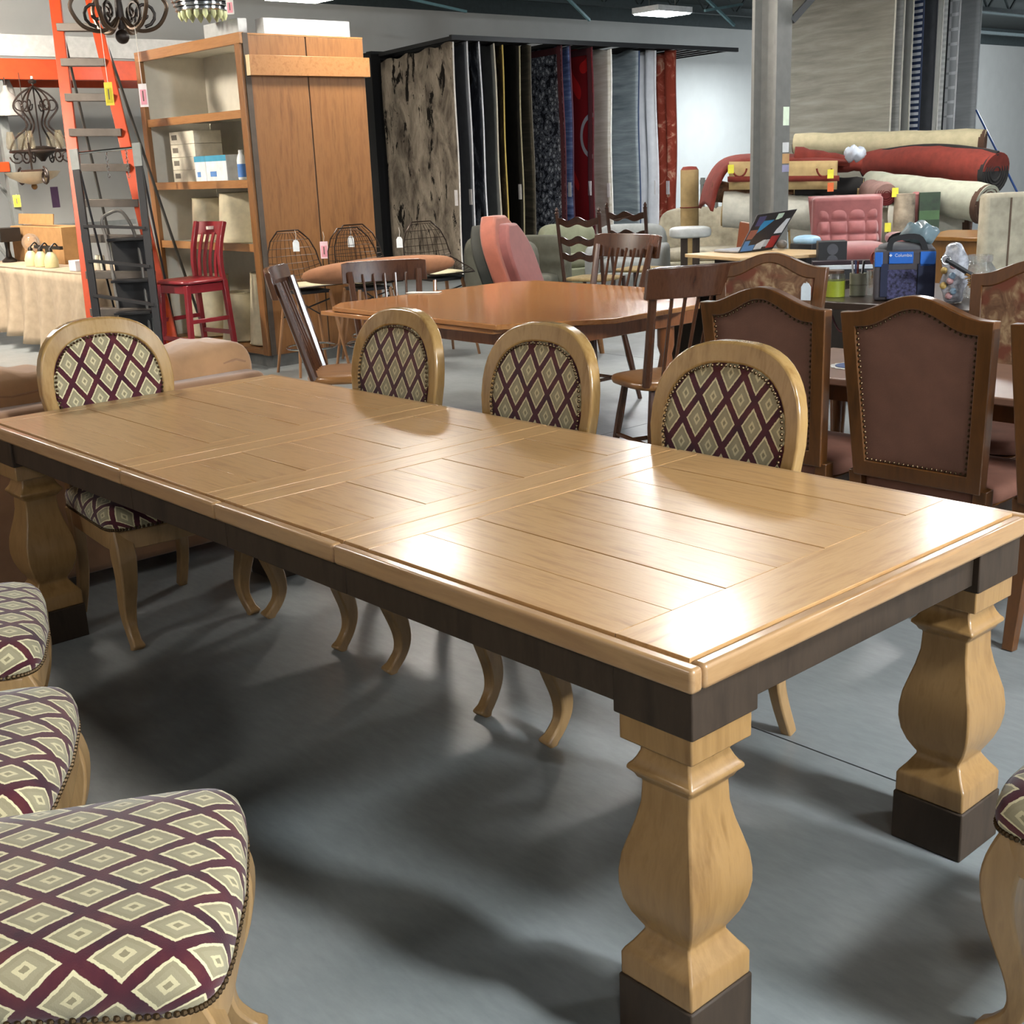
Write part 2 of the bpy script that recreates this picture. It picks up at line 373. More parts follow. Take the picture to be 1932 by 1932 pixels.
def make_chair(label):
    t = thing('upholstered_dining_chair', label, 'chair', group='diamond upholstered dining chairs around the long oak table')
    so = seat_outline(); n = len(so)
    rg = [(1.0, .418, 1.25), (1.022, .436, 1.18), (1.022, .456, 1.1), (1.0, .478, 1.02), (.955, .493, .96), (.86, .506, .86), (.65, .516, .65), (.35, .52, .35), (.04, .521, .04)]
    mb = MB().loft([[Vector((x*s_, y*s_, z)) for x, y in so] for s_, z, q in rg])
    o = mb.build('seat_cushion', MDIAS, t, smooth=True, ang=80)
    setuv(o, [(x*q, y*q) for s_, z, q in rg for x, y in so])
    mb = MB().loft([[Vector((x*s_, y*s_, z)) for x, y in so] for s_, z in ((.93, .35), (.985, .35), (.99, .415), (.93, .415))], closed=True)
    mb.build('seat_rail', MCHG, t, bevel=.004)
    mb = MB(); pts = [Vector((x*1.012, y*1.012, .424)) for x, y in so]; acc = 0
    for i in range(n):
        a, b = pts[i], pts[(i+1) % n]; L = (b-a).length; k = max(1, round(L/.0155))
        for j in range(k): q = a.lerp(b, j/k); mb.sphere(q, .0058, 6, 4)
    stuff(mb.build('nailhead_trim', MNAIL, t, smooth=True))
    sq = [(-.5, -.5), (.5, -.5), (.5, .5), (-.5, .5)]
    for s in (-1, 1):
        p = bez([(s*.222, .205, .414), (s*.226, .230, .34), (s*.224, .226, .25), (s*.218, .190, .13), (s*.218, .198, .06), (s*.224, .248, 0)], 5)
        ws = [lerp(.062, .066, min(1, i/6)) if i < 6 else max(.036, .066-.0021*(i-6)) for i in range(len(p))]; ws[-1] = .044; ws[-2] = .042
        MB().tube(p, ws, sect=sq, up=(0, 1, 0)).build('front_leg', MCHG, t, bevel=.006)
        p = bez([(s*.195, -.218, .414), (s*.195, -.205, .3), (s*.198, -.21, .15), (s*.203, -.262, 0)], 5)
        MB().tube(p, [lerp(.046, .033, i/(len(p)-1)) for i in range(len(p))], sect=sq, up=(0, 1, 0)).build('rear_leg', MCHG, t, bevel=.005)
        MB().tube([(s*.19, lean(.19, z)+.0, z) for z in (.40, .46, .52, .57)], .05, sect=sq, up=(0, 1, 0)).build('back_post', MCHG, t, bevel=.005)
    oo = back_out(.208, .246, .525, .815, 1.055); ii = back_out(.165, .200, .585, .80, .998)
    rings = []
    for (a, b), (c, d) in zip(oo, ii):
        rings.append([Vector((a, lean(a, b)+.018, b)), Vector((c, lean(c, d)+.024, d)), Vector((c, lean(c, d)-.02, d)), Vector((a, lean(a, b)-.024, b))])
    MB().loft(rings, closed=True).build('back_frame', MCH, t, bevel=.007, seg=3)
    cz = .8; vs = []; uvs = []
    sc = (1.0, .985, .95, .85, .65, .4, .03); R_ = []
    for k in sc:
        ring = []
        for c, d in ii:
            x, z = c*k, cz+(d-cz)*k
            ring.append(Vector((x, lean(x, z)+.018+.016*(1-k*k)**.6, z))); uvs.append((x, z))
        R_.append(ring)
    o = MB().loft(R_, cap=True).build('back_panel', MDIA, t, smooth=True, ang=80); setuv(o, uvs)
    R2 = [[Vector((c*k, lean(c*k, cz+(d-cz)*k)-.012, cz+(d-cz)*k)) for c, d in ii] for k in (1, .5, .03)]
    o = MB().loft(R2).build('rear_panel', MDIA, t, smooth=True, ang=80); setuv(o, [(v[0], v[2]) for r in R2 for v in r])
    mb = MB(); m_ = len(ii)
    for i in range(m_):
        a = Vector(ii[i]); b = Vector(ii[(i+1) % m_]); L = (b-a).length; k = max(1, round(L/.0135))
        for j in range(k):
            q = a.lerp(b, j/k); x = q.x*.975; z = cz+(q.y-cz)*.975
            mb.sphere((x, lean(x, z)+.027, z), .0048, 6, 4)
    stuff(mb.build('nailhead_trim', MNAIL, t, smooth=True))
    return t
ch0 = make_chair('diamond upholstered chair at the far left head of the oak table')
ch0.location = (.20, .47, 0); ch0.rotation_euler = (0, 0, -PI/2)
for x, y, rz, lb in ((.738, .95, PI, 'diamond upholstered chair tucked at far side, nearest the table head'),
                     (1.46, .95, PI, 'middle one of three diamond upholstered chairs tucked along the far side'),
                     (2.18, .95, PI, 'diamond upholstered chair tucked at far side, in front of brown leather chair'),
                     (2.44, -.785, -.60, 'diamond upholstered chair whose seat fills the lower left corner of photo'),
                     (1.80, -.80, -.54, 'diamond upholstered chair, middle of three seats along the left edge'),
                     (1.09, -.56, -.40, 'diamond upholstered chair, farthest of three seats along the left edge'),
                     (3.575, .70, PI/2, 'diamond upholstered chair cut by the right edge at near table end')):
    dup(ch0, (x, y, 0), rz, lb)
# ------------------------------------------------------------------ helpers for the background
def sgnp(a, e): return math.copysign(abs(a)**e, a)
def pillow(c, hx, hy, hz, e1=.55, e2=.35, n=28, m_=12, mb=None, M=None):
    """rounded cushion: superellipsoid"""
    mb = mb or MB(); rings = []
    for i in range(m_+1):
        p = -PI/2+PI*i/m_; cp, sp_ = max(abs(math.cos(p)), .01)**e1, sgnp(math.sin(p), e1)
        ring = []
        for j in range(n):
            a = 2*PI*j/n; v = Vector((hx*cp*sgnp(math.cos(a), e2), hy*cp*sgnp(math.sin(a), e2), hz*sp_))
            if M: v = M @ v
            ring.append(v+Vector(c))
        rings.append(ring)
    return mb.loft(rings)
def rotz(a): return Matrix.Rotation(a, 3, 'Z')
def cbox(name, c, hx, hy, z0, z1, mat, par=None, rz=0, bevel=.004, seg=2):
    mb = MB().box(-hx, hx, -hy, hy, z0, z1, Matrix.Rotation(rz, 4, 'Z')); mb.v = [(a+c[0], b+c[1], d) for a, b, d in mb.v]
    return mb.build(name, mat, par, bevel=bevel, seg=seg)
SQ = [(-.5, -.5), (.5, -.5), (.5, .5), (-.5, .5)]

# ------------------------------------------------------------------ brown suede sofa behind the head chair
MSUE = plain('brown suede', '#a47c57', .9, var=.10, scale=6, bmp=.15, bscale=30, sheen=.3)
MSUD = plain('brown suede base', '#926c4e', .9, var=.08, scale=6, sheen=.3)
sf = thing('sofa', 'low brown suede sofa seen from behind, left of the oak table', 'sofa', (-.72, .16, 0))
cbox('back_frame', (.36, 0), .09, 1.10, .06, .735, MSUD, sf, bevel=.03, seg=4)
cbox('seat_base', (-.15, 0), .45, 1.0, .08, .30, MSUD, sf, bevel=.02)
for k, (y0, y1) in enumerate(((-1.0, -.02), (.0, 1.0))):
    pillow((-.15, (y0+y1)/2, .38), .43, (y1-y0)/2, .10).build('seat_cushion', MSUE, sf, smooth=True, ang=180)
for y0, y1 in ((-1.02, .42), (.43, 1.11)):
    hy = (y1-y0)/2; o = pillow((.20, (y0+y1)/2, .655), .15, hy, .20, .36, .14, 64, 18)
    o.v = [(x+.012*math.sin(y*9+z*11), y, z+(.012*math.sin(y*14+1)+.01*math.sin(y*31)) if z > .7 else z) for x, y, z in o.v]
    o = o.build('back_cushion', MSUE, sf, smooth=True, ang=180)
    MB().tube([(.335, lerp(y0+.05, y1-.04, i/14), .775+.008*math.sin(i*2.1)) for i in range(15)], .006, 6).build('piping', MSUD, o, smooth=True)
for s in (-1, 1): cbox('arm', (-.13, s*1.04), .46, .09, .08, .56, MSUD, sf, bevel=.05, seg=4)
for sx in (-.5, .36):
    for sy in (-.98, .98): cbox('foot', (sx, sy), .03, .03, 0, .08, MDRK, sf)

# ------------------------------------------------------------------ display cabinet with its shelves
MMEL = plain('white melamine', '#cfcabd', .5, var=.02)
MOAK = wood('orange oak', '#724a27', '#825932', '#6b4524', stretch=(8, 8, 1), rough=.4, coat=.1)
MOAKX = wood('orange oak edge', '#8b5f34', '#9b6e42', '#82562d', stretch=(1, 8, 8), rough=.4, coat=.1)
MGAP = plain('dark gap', '#4b423a', .8); MKICK = plain('grey kick plate', '#6c6e6c', .6)
CX0, CX1, CY0, CY1, CZ = -6.12, -4.40, 3.75, 4.86, 2.53
cb = thing('display_cabinet', 'tall cabinet with white interior, oak edged shelves and oak veneer side', 'cabinet', ((CX0+CX1)/2, (CY0+CY1)/2, 0))
def cp(mb): q = cb.location; mb.v = [(a-q.x, b-q.y, c) for a, b, c in mb.v]; return mb
DD = .62
cp(MB().box(CX0, CX0+.03, CY0+.02, CY0+DD, .1, CZ-.03)).build('side_panel', MMEL, cb)
cp(MB().box(CX1-.05, CX1-.035, CY0+.02, CY0+DD, .1, CZ-.03)).build('side_panel', MMEL, cb)
for a, b in ((CX0+.03, CX0+.62), (CX0+.625, CX1-.05)):
    cp(MB().box(a, b, CY0+DD-.02, CY0+DD, .1, CZ-.03)).build('back_panel', MMEL, cb)
cp(MB().box(CX0, CX1-.03, CY0+.02, CY0+DD, CZ-.03, CZ-.012)).build('top_panel', MMEL, cb)
cp(MB().box(CX0, CX1, CY0, CY1, CZ-.012, CZ)).build('top_panel', MOAKX, cb)
cp(MB().box(CX0-.02, CX1+.004, CY0-.02, CY0+.02, CZ-.075, CZ+.004)).build('face_frame_rail', MOAKX, cb, bevel=.002)
cp(MB().box(CX0-.02, CX0+.06, CY0-.02, CY0+.02, .1, CZ-.075)).build('face_frame_stile', MOAK, cb, bevel=.002)
cp(MB().box(CX1-.085, CX1-.006, CY0-.02, CY0+.02, .1, CZ-.075)).build('face_frame_stile', MOAK, cb, bevel=.002)
cp(MB().box(CX1-.004, CX1+.006, CY0+.004, CY0+.05, .1, CZ)).build('corner_strip', MGAP, cb)
cp(MB().box(CX0, CX1-.02, CY0+.03, CY1, .0, .1)).build('kick_plate', MKICK, cb)
cp(MB().box(CX0, CX1-.06, CY0, CY0+DD, .1, .14)).build('shelf', MOAKX, cb)
SH = (.965, 1.455, 1.975)
for z in SH:
    o = cp(MB().box(CX0+.06, CX1-.085, CY0+.02, CY0+DD-.02, z-.025, z)).build('shelf', MMEL, cb)
    cp(MB().box(CX0+.03, CX1-.05, CY0-.005, CY0+.02, z-.05, z+.012)).build('shelf_edge', MOAKX, o, bevel=.002)
ym = (CY0+CY1)/2+.01
for a, b in ((CY0+.05, ym-.006), (ym+.006, CY1)):
    cp(MB().box(CX1-.035, CX1-.002, a, b, .1, 2.23)).build('veneer_panel', MOAK, cb, bevel=.002)
    cp(MB().box(CX1-.035, CX1-.002, a, b, 2.34, CZ-.013)).build('veneer_panel', MOAK, cb, bevel=.002)
cp(MB().box(CX1-.034, CX1-.012, CY0+.05, CY1, .1, CZ-.02)).build('core', MGAP, cb)
cp(MB().box(CX1-.002, CX1+.05, CY0+.02, CY1+.02, 2.225, 2.372)).build('ledge_board', MOAKX, cb, bevel=.003)
cp(MB().box(CX1+.0, CX1+.05, CY0+.013, CY0+.02, 2.225, 2.372)).build('ledge_end', plain('raw board end', '#d0b890', .7), cb)
cp(MB().box(CX0+.4, CX1-.2, CY1-.02, CY1, .1, CZ-.012)).build('rear_panel', MGAP, cb)
# boards lying on the cabinet
MBRD = plain('pale grey board', '#a9adae', .6)
tag(MB().box(-5.15, -4.62, 3.86, 3.94, CZ+.002, CZ+.13).build('board', MBRD, bevel=.004), 'grey board standing on top left of the display cabinet', 'board')
tag(MB().box(-4.6, -4.48, 4.0, 4.8, CZ+.002, CZ+.125).build('board', MBRD, bevel=.004), 'long pale board lying along the top of the cabinet side', 'board')
# goods on its shelves
MBXW = plain('white carton', '#cfc8b6', .7); MLBL = plain('carton print', '#6b655b', .7)
def carton(label, x0, x1, y0, y1, z0, z1, mat, bands=()):
    t = thing('carton', label, 'box', ((x0+x1)/2, (y0+y1)/2, z0)); hx, hy = (x1-x0)/2, (y1-y0)/2
    MB().box(-hx, hx, -hy, hy, 0, z1-z0).build('carton_body', mat, t, bevel=.003)
    for (a, b, c, d, mm) in bands: MB().box(-hx+a*2*hx, -hx+b*2*hx, -hy-.0015, -hy, c*(z1-z0), d*(z1-z0)).build('carton_print', mm, t)
    return t
names = ('lowest', 'second', 'third', 'topmost')
for k in range(4):
    carton('white carton, %s of the stack on the middle cabinet shelf' % names[k], -5.92, -5.50, 3.86, 4.12, SH[1]+.003+k*.105, SH[1]+.106+k*.105, MBXW, [(.08, .3, .35, .75, MLBL)])
MBLU = plain('teal carton top', '#3f8fae', .6)
for k, (x0, x1) in enumerate(((-5.42, -5.24), (-5.235, -4.90))):
    carton(('narrow white and teal glove carton on the middle shelf', 'wide white and teal glove carton on the middle shelf')[k], x0, x1, 3.80, 3.93, SH[1]+.003, SH[1]+.21, plain('white gloss carton', '#d4d8da', .5), [(0, 1, .78, 1, MBLU), (.2, .5, .2, .4, plain('blue dot', '#5a86c0', .5))])
t = thing('spray_bottle', 'white bottle with blue label at right end of the middle shelf', 'bottle', (-4.66, 3.80, SH[1]+.014))
MB().lathe([(.03, 0), (.035, .01), (.035, .15), (.028, .18), (.016, .2)], 16).build('bottle_body', plain('white plastic', '#d8dcdd', .4), t, smooth=True)
MB().lathe([(.0355, .02), (.0355, .12)], 16, cap=False).build('bottle_label', plain('blue label', '#4d7cc0', .5), t, smooth=True)
MB().lathe([(.018, .2), (.018, .225)], 12).build('bottle_cap', plain('white cap', '#e3e6e6', .4), t, smooth=True)
MSHADE = plain('cream lampshade linen', '#c9c0a4', .9, bmp=.1, bscale=200)
def lampshade(label, x, y, z, r0, r1, h, rim=True):
    t = thing('lampshade', label, 'lampshade', (x, y, z))
    MB().lathe([(r0, 0), (r1, h), (r1-.006, h), (r0-.006, 0)], 32, cap=False).build('shade', MSHADE, t, smooth=True)
    for r, zz in ((r0, .004), (r1, h-.004)):
        MB().tube([(r*math.cos(a), r*math.sin(a), zz) for a in [2*PI*i/28 for i in range(28)]], .005, 5, closed=True).build('rim', plain('shade rim', '#b5ab8d', .8), t, smooth=True)
    return t
lampshade('tall cream lampshade at left on the lower cabinet shelf', -5.60, 4.03, SH[0]+.003, .20, .17, .36)
lampshade('wide cream lampshade on the lower cabinet shelf behind red stool', -5.06, 4.05, SH[0]+.003, .26, .22, .40)
lampshade('cream lampshade at right end of the lower cabinet shelf', -4.62, 3.98, SH[0]+.003, .14, .07, .26)
lampshade('cream lampshade standing at bottom left inside the cabinet', -5.72, 3.98, .15, .18, .17, .52)
lampshade('cream lampshade at bottom of the cabinet behind stool legs', -5.20, 4.0, .15, .20, .15, .40)
lampshade('upper cream lampshade stacked at bottom right inside the cabinet', -4.75, 4.05, .15, .24, .19, .58)
# price tags
MSTR = plain('string', '#cfcac0', .8)
def price_tag(label, p, w, h, col, drop=.08, rz=.7, cut=True):
    t = thing('price_tag', label, 'tag', p, rz)
    MB().tube([(0, 0, 0), (.006, 0, -drop*.5), (0, 0, -drop)], .0016, 5).build('string', MSTR, t)
    z = -drop
    if cut: poly = [(-w/2, z-h), (w/2, z-h), (w/2, z-h*.22), (w*.25, z), (-w*.25, z), (-w/2, z-h*.22)]
    else: poly = [(-w/2, z-h), (w/2, z-h), (w/2, z), (-w/2, z)]
    MB().prism(poly, lambda u, v: Vector((u, -.001, v)), lambda u, v: Vector((u, .001, v))).build('card', plain('tag '+col, col, .7), t)
    if not cut:
        MB().box(-w*.36, w*.36, -.0018, -.001, z-h*.9, z-h*.25).build('card_print', plain('tag print '+col, {'#e8d44a': '#cbbb2a'}.get(col, '#e29aa6'), .7), t)
        MB().box(-w*.1, w*.05, -.0024, -.0018, z-h*.75, z-h*.3).build('ink', plain('tag ink', '#6a5a50', .7), t)
    return t

# ------------------------------------------------------------------ red bar stool
MRED = plain('cherry red paint', '#7b1c24', .3, var=.05, coat=.3)
st = thing('bar_stool', 'dark red wooden bar stool with slatted back before the cabinet', 'stool', (-4.80, 3.33, 0), PI+.12)
pillow((0, 0, .72), .215, .21, .022, .6, .4).build('seat', MRED, st, smooth=True, ang=180)
for s in (-1, 1):
    MB().tube([(s*.175, .165, .70), (s*.195, .20, 0)], [.042, .036], sect=SQ).build('leg', MRED, st, bevel=.004)
    MB().tube([(s*.185, -.175, .72), (s*.205, -.22, 0)], [.042, .036], sect=SQ).build('leg', MRED, st, bevel=.004)
    MB().tube(bez([(s*.185, -.175, .70), (s*.178, -.165, .85), (s*.175, -.185, 1.0), (s*.178, -.235, 1.16)], 5), .036, sect=SQ, up=(0, 1, 0)).build('back_post', MRED, st, bevel=.004)
    for z in (.2, .42): MB().bar((s*.187, .187, z), (s*.197, -.2, z), .02, .032).build('stretcher', MRED, st, bevel=.003)
for z, y in ((.28, .19), (.15, .19), (.3, -.2)): MB().bar((-.19, y, z), (.19, y, z), .02, .034).build('stretcher', MRED, st, bevel=.003)
cbox('seat_apron', (0, 0), .185, .18, .635, .70, MRED, st)
MB().loft([[Vector((x, -.205-.035*(1-(x/.18)**2)+dy+((z-1.06)*-.3), z)) for z, dy in ((1.06, 0), (1.16, 0), (1.16, -.022), (1.06, -.022))] for x in [-.18+.045*i for i in range(9)]]).build('crest_rail', MRED, st, bevel=.003)
MB().box(-.012, .012, -.262, -.2, 1.10, 1.124).build('hole', plain('pale hole', '#d8cfc2', .7), st)
for k in range(4):
    x = -.108+.072*k
    MB().tube(bez([(x, -.165, .715), (x, -.17, .85), (x, -.2, .98), (x, -.235, 1.075)], 4), 1, sect=[(-.016, -.006), (.016, -.006), (.016, .006), (-.016, .006)], up=(0, 1, 0)).build('slat', MRED, st, bevel=.002)

# ------------------------------------------------------------------ wire bar stools
MWIRE = plain('dark bronze wire', '#2a1d14', .35, .6); MCHR = plain('chrome', '#c9cbcc', .12, 1.0, var=.01); MWLEG = wood('walnut stool leg', '#8a5f3c', '#9b6f49', stretch=(6, 6, 1), rough=.4)
MPADC = plain('cream seat pad', '#b7b091', .8); MBLK = plain('matt black', '#17171a', .6)
def wire_stool(label):
    t = thing('wire_bar_stool', label, 'stool', group='wire bar stools beside the cabinet')
    def surf(u, v):      # u -1..1 across, v 0 back top .. 1 front lip
        prof = bez([(0, -.25, 1.075), (0, -.228, .94), (0, -.205, .80), (0, -.17, .70), (0, -.06, .655), (0, .10, .655), (0, .215, .675)], 6)
        k = v*(len(prof)-1); i = min(int(k), len(prof)-2); p = prof[i].lerp(prof[i+1], k-i)
        wd = (.165+.06*math.sin(PI*min(1, v*.8+.08))+.02*(v > .6))*max(.25, 1-(max(0, .24-v)/.24)**2.4)**.5
        rise = .11*abs(u)**2.2*math.sin(PI*min(1, max(0, v*.9+.1)))
        return Vector((u*wd, p.y+rise*.35*(v < .5)+.0, p.z+rise*(v > .25)*min(1, (v-.25)*3)))
    mb = MB()
    for i in range(11):
        u = -1+.2*i; mb.tube([surf(u, .03+.94*j/16) for j in range(17)], .0022, 4)
    for j in range(15):
        v = .03+.94*j/14; mb.tube([surf(-1+.2*i, v) for i in range(11)], .0022, 4)
    stuff(mb.build('wire_shell', MWIRE, t))
    rim = [surf(-1+2*i/8, .0) for i in range(9)]+[surf(1, i/10) for i in range(1, 11)]+[surf(1-2*i/8, 1) for i in range(1, 9)]+[surf(-1, 1-i/10) for i in range(1, 10)]
    MB().tube(rim, .0055, 6, closed=True).build('rim', MWIRE, t, smooth=True)
    pillow((0, .03, .676), .17, .165, .016, .6, .7).build('seat_pad', MPADC, t, smooth=True, ang=180)
    cbox('seat_mount', (0, .02), .13, .13, .615, .64, MBLK, t)
    for sx in (-1, 1):
        for sy in (-1, 1):
            MB().tube([(sx*.13, .02+sy*.12, .63), (sx*.215, .02+sy*.2, 0)], [.016, .011], 8).build('leg', MWLEG, t, smooth=True)
        MB().tube([(sx*.14, .14, .57), (-sx*.17, -.13, .42)], .006, 6).build('brace', MBLK, t, smooth=True)
    MB().tube([(.198*math.cos(a), .02+.19*math.sin(a), .2) for a in [2*PI*i/24 for i in range(24)]], .008, 8, closed=True).build('foot_ring', MCHR, t, smooth=True)
    return t
ws = wire_stool('wire bar stool nearest the cabinet corner, with white tag'); ws.location = (-3.98, 3.86, 0); ws.rotation_euler = (0, 0, -PI/2-.12)
for x, y, lb in ((-3.72, 4.24, 'wire bar stool with the pink tag, second from cabinet corner'), (-4.10, 4.56, 'wire bar stool with white tag, third from cabinet corner'), (-3.78, 5.02, 'wire bar stool before the black rug rack, farthest from cabinet corner')):
    dup(ws, (x, y, 0), -PI/2-.12, lb)
for k, (px, py, col, w_, h_, cut, lb) in enumerate(((556, 434, '#dfe4e6', .05, .085, True, 'white price tag hanging on the leftmost wire stool'), (609, 437, '#e9c6cd', .062, .13, False, 'pink price tag hanging on a wire stool'),
        (660, 427, '#dfe4e6', .05, .085, True, 'white price tag on the wire stool behind the pink tagged one'), (752, 429, '#dfe4e6', .05, .085, True, 'white price tag hanging before the black rug rack post'))):
    q = P(px, py, x=-4.0 if k != 3 else -3.9); price_tag(lb, q, w_, h_, col, .075, .75, cut)
# rust cushion lying over the stool seats
MRUST = plain('rust brown linen', '#8d5f41', .9, bmp=.15, bscale=120)
o = pillow((0, 0, 0), .20, .62, .085, .8, .45, 36, 12).build('cushion', MRUST, smooth=True, ang=180); o.location = (-3.42, 4.17, .785); o.rotation_euler = (0, math.radians(-6), math.radians(-4))
tag(o, 'long rust brown cushion lying across the wire stool seats', 'cushion')
# ------------------------------------------------------------------ octagonal oak table
MOT = wood('red oak top', '#9a6334', '#b07743', '#935d30', stretch=(1, 7, 7), rough=.22, coat=.4)
MOTL = wood('red oak leg', '#7d4a26', '#905833', '#704020', stretch=(6, 6, 1), rough=.35, coat=.2)
ot = thing('octagonal_table', 'red oak table with clipped corners and draw leaves, behind the dining table', 'table', (-1.1, 3.5, 0))
poly = [(-2.06, 2.86), (-1.92, 2.71), (-.43, 2.68), (-.08, 3.18), (-.10, 3.86), (-.52, 4.37), (-1.92, 4.38), (-2.06, 4.22)]
ctr = Vector((-1.1, 3.5))
def opoly(k, z0, z1): return MB().prism([((a-ctr.x)*k, (b-ctr.y)*k) for a, b in poly], lambda u, v: Vector((u, v, z0)), lambda u, v: Vector((u, v, z1)))
opoly(1, .72, .747).build('table_top', MOT, ot, bevel=.004)
MB().box(-.93, -.36, -.80, .80, .693, .717).build('draw_leaf', MOT, ot, bevel=.003)
MB().box(.02, .62, -.80, .76, .693, .717).build('draw_leaf', MOT, ot, bevel=.003)
MB().box(-.33, 0, -.81, -.78, .69, .718).build('rail', MOTL, ot)
MB().box(-.75, .75, -.62, .62, .60, .69).build('apron', MOTL, ot, bevel=.004)
for sx in (-.62, .62):
    for sy in (-.52, .52):
        MB().lathe([(.03, 0), (.038, .03), (.03, .08), (.042, .2), (.05, .34), (.035, .42), (.05, .47), (.05, .6)], 14, c=(sx, sy, 0)).build('leg', MOTL, ot, smooth=True)
o = MB().box(-.11, .11, -.035, .035, 0, .003).build('card', plain('white card', '#d9d6cc', .6)); o.location = P(800, 552, z=.749); o.rotation_euler = (0, 0, .55); tag(o, 'white paper card lying on the octagonal oak table', 'card')

# ------------------------------------------------------------------ comb-back chairs around it
MWIN = wood('dark maple', '#3f2617', '#4e301f', '#361e11', stretch=(8, 8, 1), rough=.25, coat=.4)
MWINS = wood('honey saddle seat', '#7b512a', '#92663a', '#6d4522', stretch=(7, 1, 7), rough=.3, coat=.3)
def windsor(label):
    t = thing('spindle_back_chair', label, 'chair', group='spindle back chairs around the octagonal table')
    pillow((0, 0, .435), .235, .22, .026, .5, .55, 32, 10).build('seat', MWINS, t, smooth=True, ang=180)
    def yb(z): return -.17-(z-.45)*.30
    for s in (-1, 1):
        MB().tube([(s*.19, yb(.44), .44), (s*.225, yb(.92), .92)], [.024, .019], 8).build('stile', MWIN, t, smooth=True)
        for y0, y1 in ((.14, .2), (-.13, -.22)):
            MB().tube([(s*.14, y0, .43), (s*.165, lerp(y0, y1, .4), .25), (s*.2, y1, 0)], [.017, .021, .014], 8).build('leg', MWIN, t, smooth=True)
        MB().tube([(s*.18, .17, .16), (s*.18, -.17, .16)], .011, 6).build('stretcher', MWIN, t, smooth=True)
    MB().tube([(-.18, 0, .16), (.18, 0, .16)], .011, 6).build('stretcher', MWIN, t, smooth=True)
    for k in range(5):
        x = -.115+.0575*k
        MB().tube([(x, yb(.44)-.01, .44), (x*1.22, yb(.9)-.03, .9)], .0085, 6).build('spindle', MWIN, t, smooth=True)
    rings = []
    for i in range(13):
        x = -.275+.0458*i; y = yb(.93)-.045*(1-(x/.275)**2); e = min(1, (1-abs(x)/.29)*5)
        rings.append([Vector((x, y+.014, .845)), Vector((x, y-.018, .972+.013*e)), Vector((x, y-.046, .972+.010*e)), Vector((x, y-.016, .845))])
    MB().loft(rings).build('crest_rail', MWIN, t, bevel=.004)
    return t
w0 = windsor('dark spindle back chair right of the octagonal table, back toward camera'); w0.location = (.19, 3.24, 0); w0.rotation_euler = (0, 0, PI/2-.34); w0.scale = (1.04, 1, 1.06)
dup(w0, (-1.30, 2.38, 0), -.72, 'dark spindle back chair seen edge on at left front of octagonal table')
dup(w0, (-2.10, 3.27, 0), -PI/2-.55, 'dark spindle back chair at the left end of octagonal table').scale = (1, 1, .955)
dup(w0, (-1.36, 4.32, 0), PI, 'spindle back chair on the far side of octagonal table, front lit')

# ------------------------------------------------------------------ brown leather high back chairs
MBW = wood('walnut chair frame', '#4f2f13', '#633d1b', '#44280f', stretch=(6, 6, 1), rough=.3, coat=.3)
MLTH = plain('brown leatherette', '#6e4939', .62, var=.05, bmp=.25, bscale=260)
def floral():
    mt, nt, bs = newmat('floral tapestry'); setp(bs, .9, 0, .2); v = coords(nt)
    a = noise(nt, v, 14, 3, .6, .8); b = noise(nt, v, 9, 2)
    c1 = ramp(nt, a, [(.35, '#5d4231'), (.5, '#785a43'), (.62, '#a08565')]); c2 = ramp(nt, b, [(.5, (0, 0, 0, 1)), (.62, (1, 1, 1, 1))])
    nt.links.new(mix(nt, c2, c1, '#6e4030'), bs.inputs['Base Color']); return mt
MFLO = floral()
def arch_top(x, hw, zc, zp):
    u = abs(x)/hw
    return zc if u > .92 else zc+(zp-zc)*(.5+.5*math.cos(PI*u/.92))
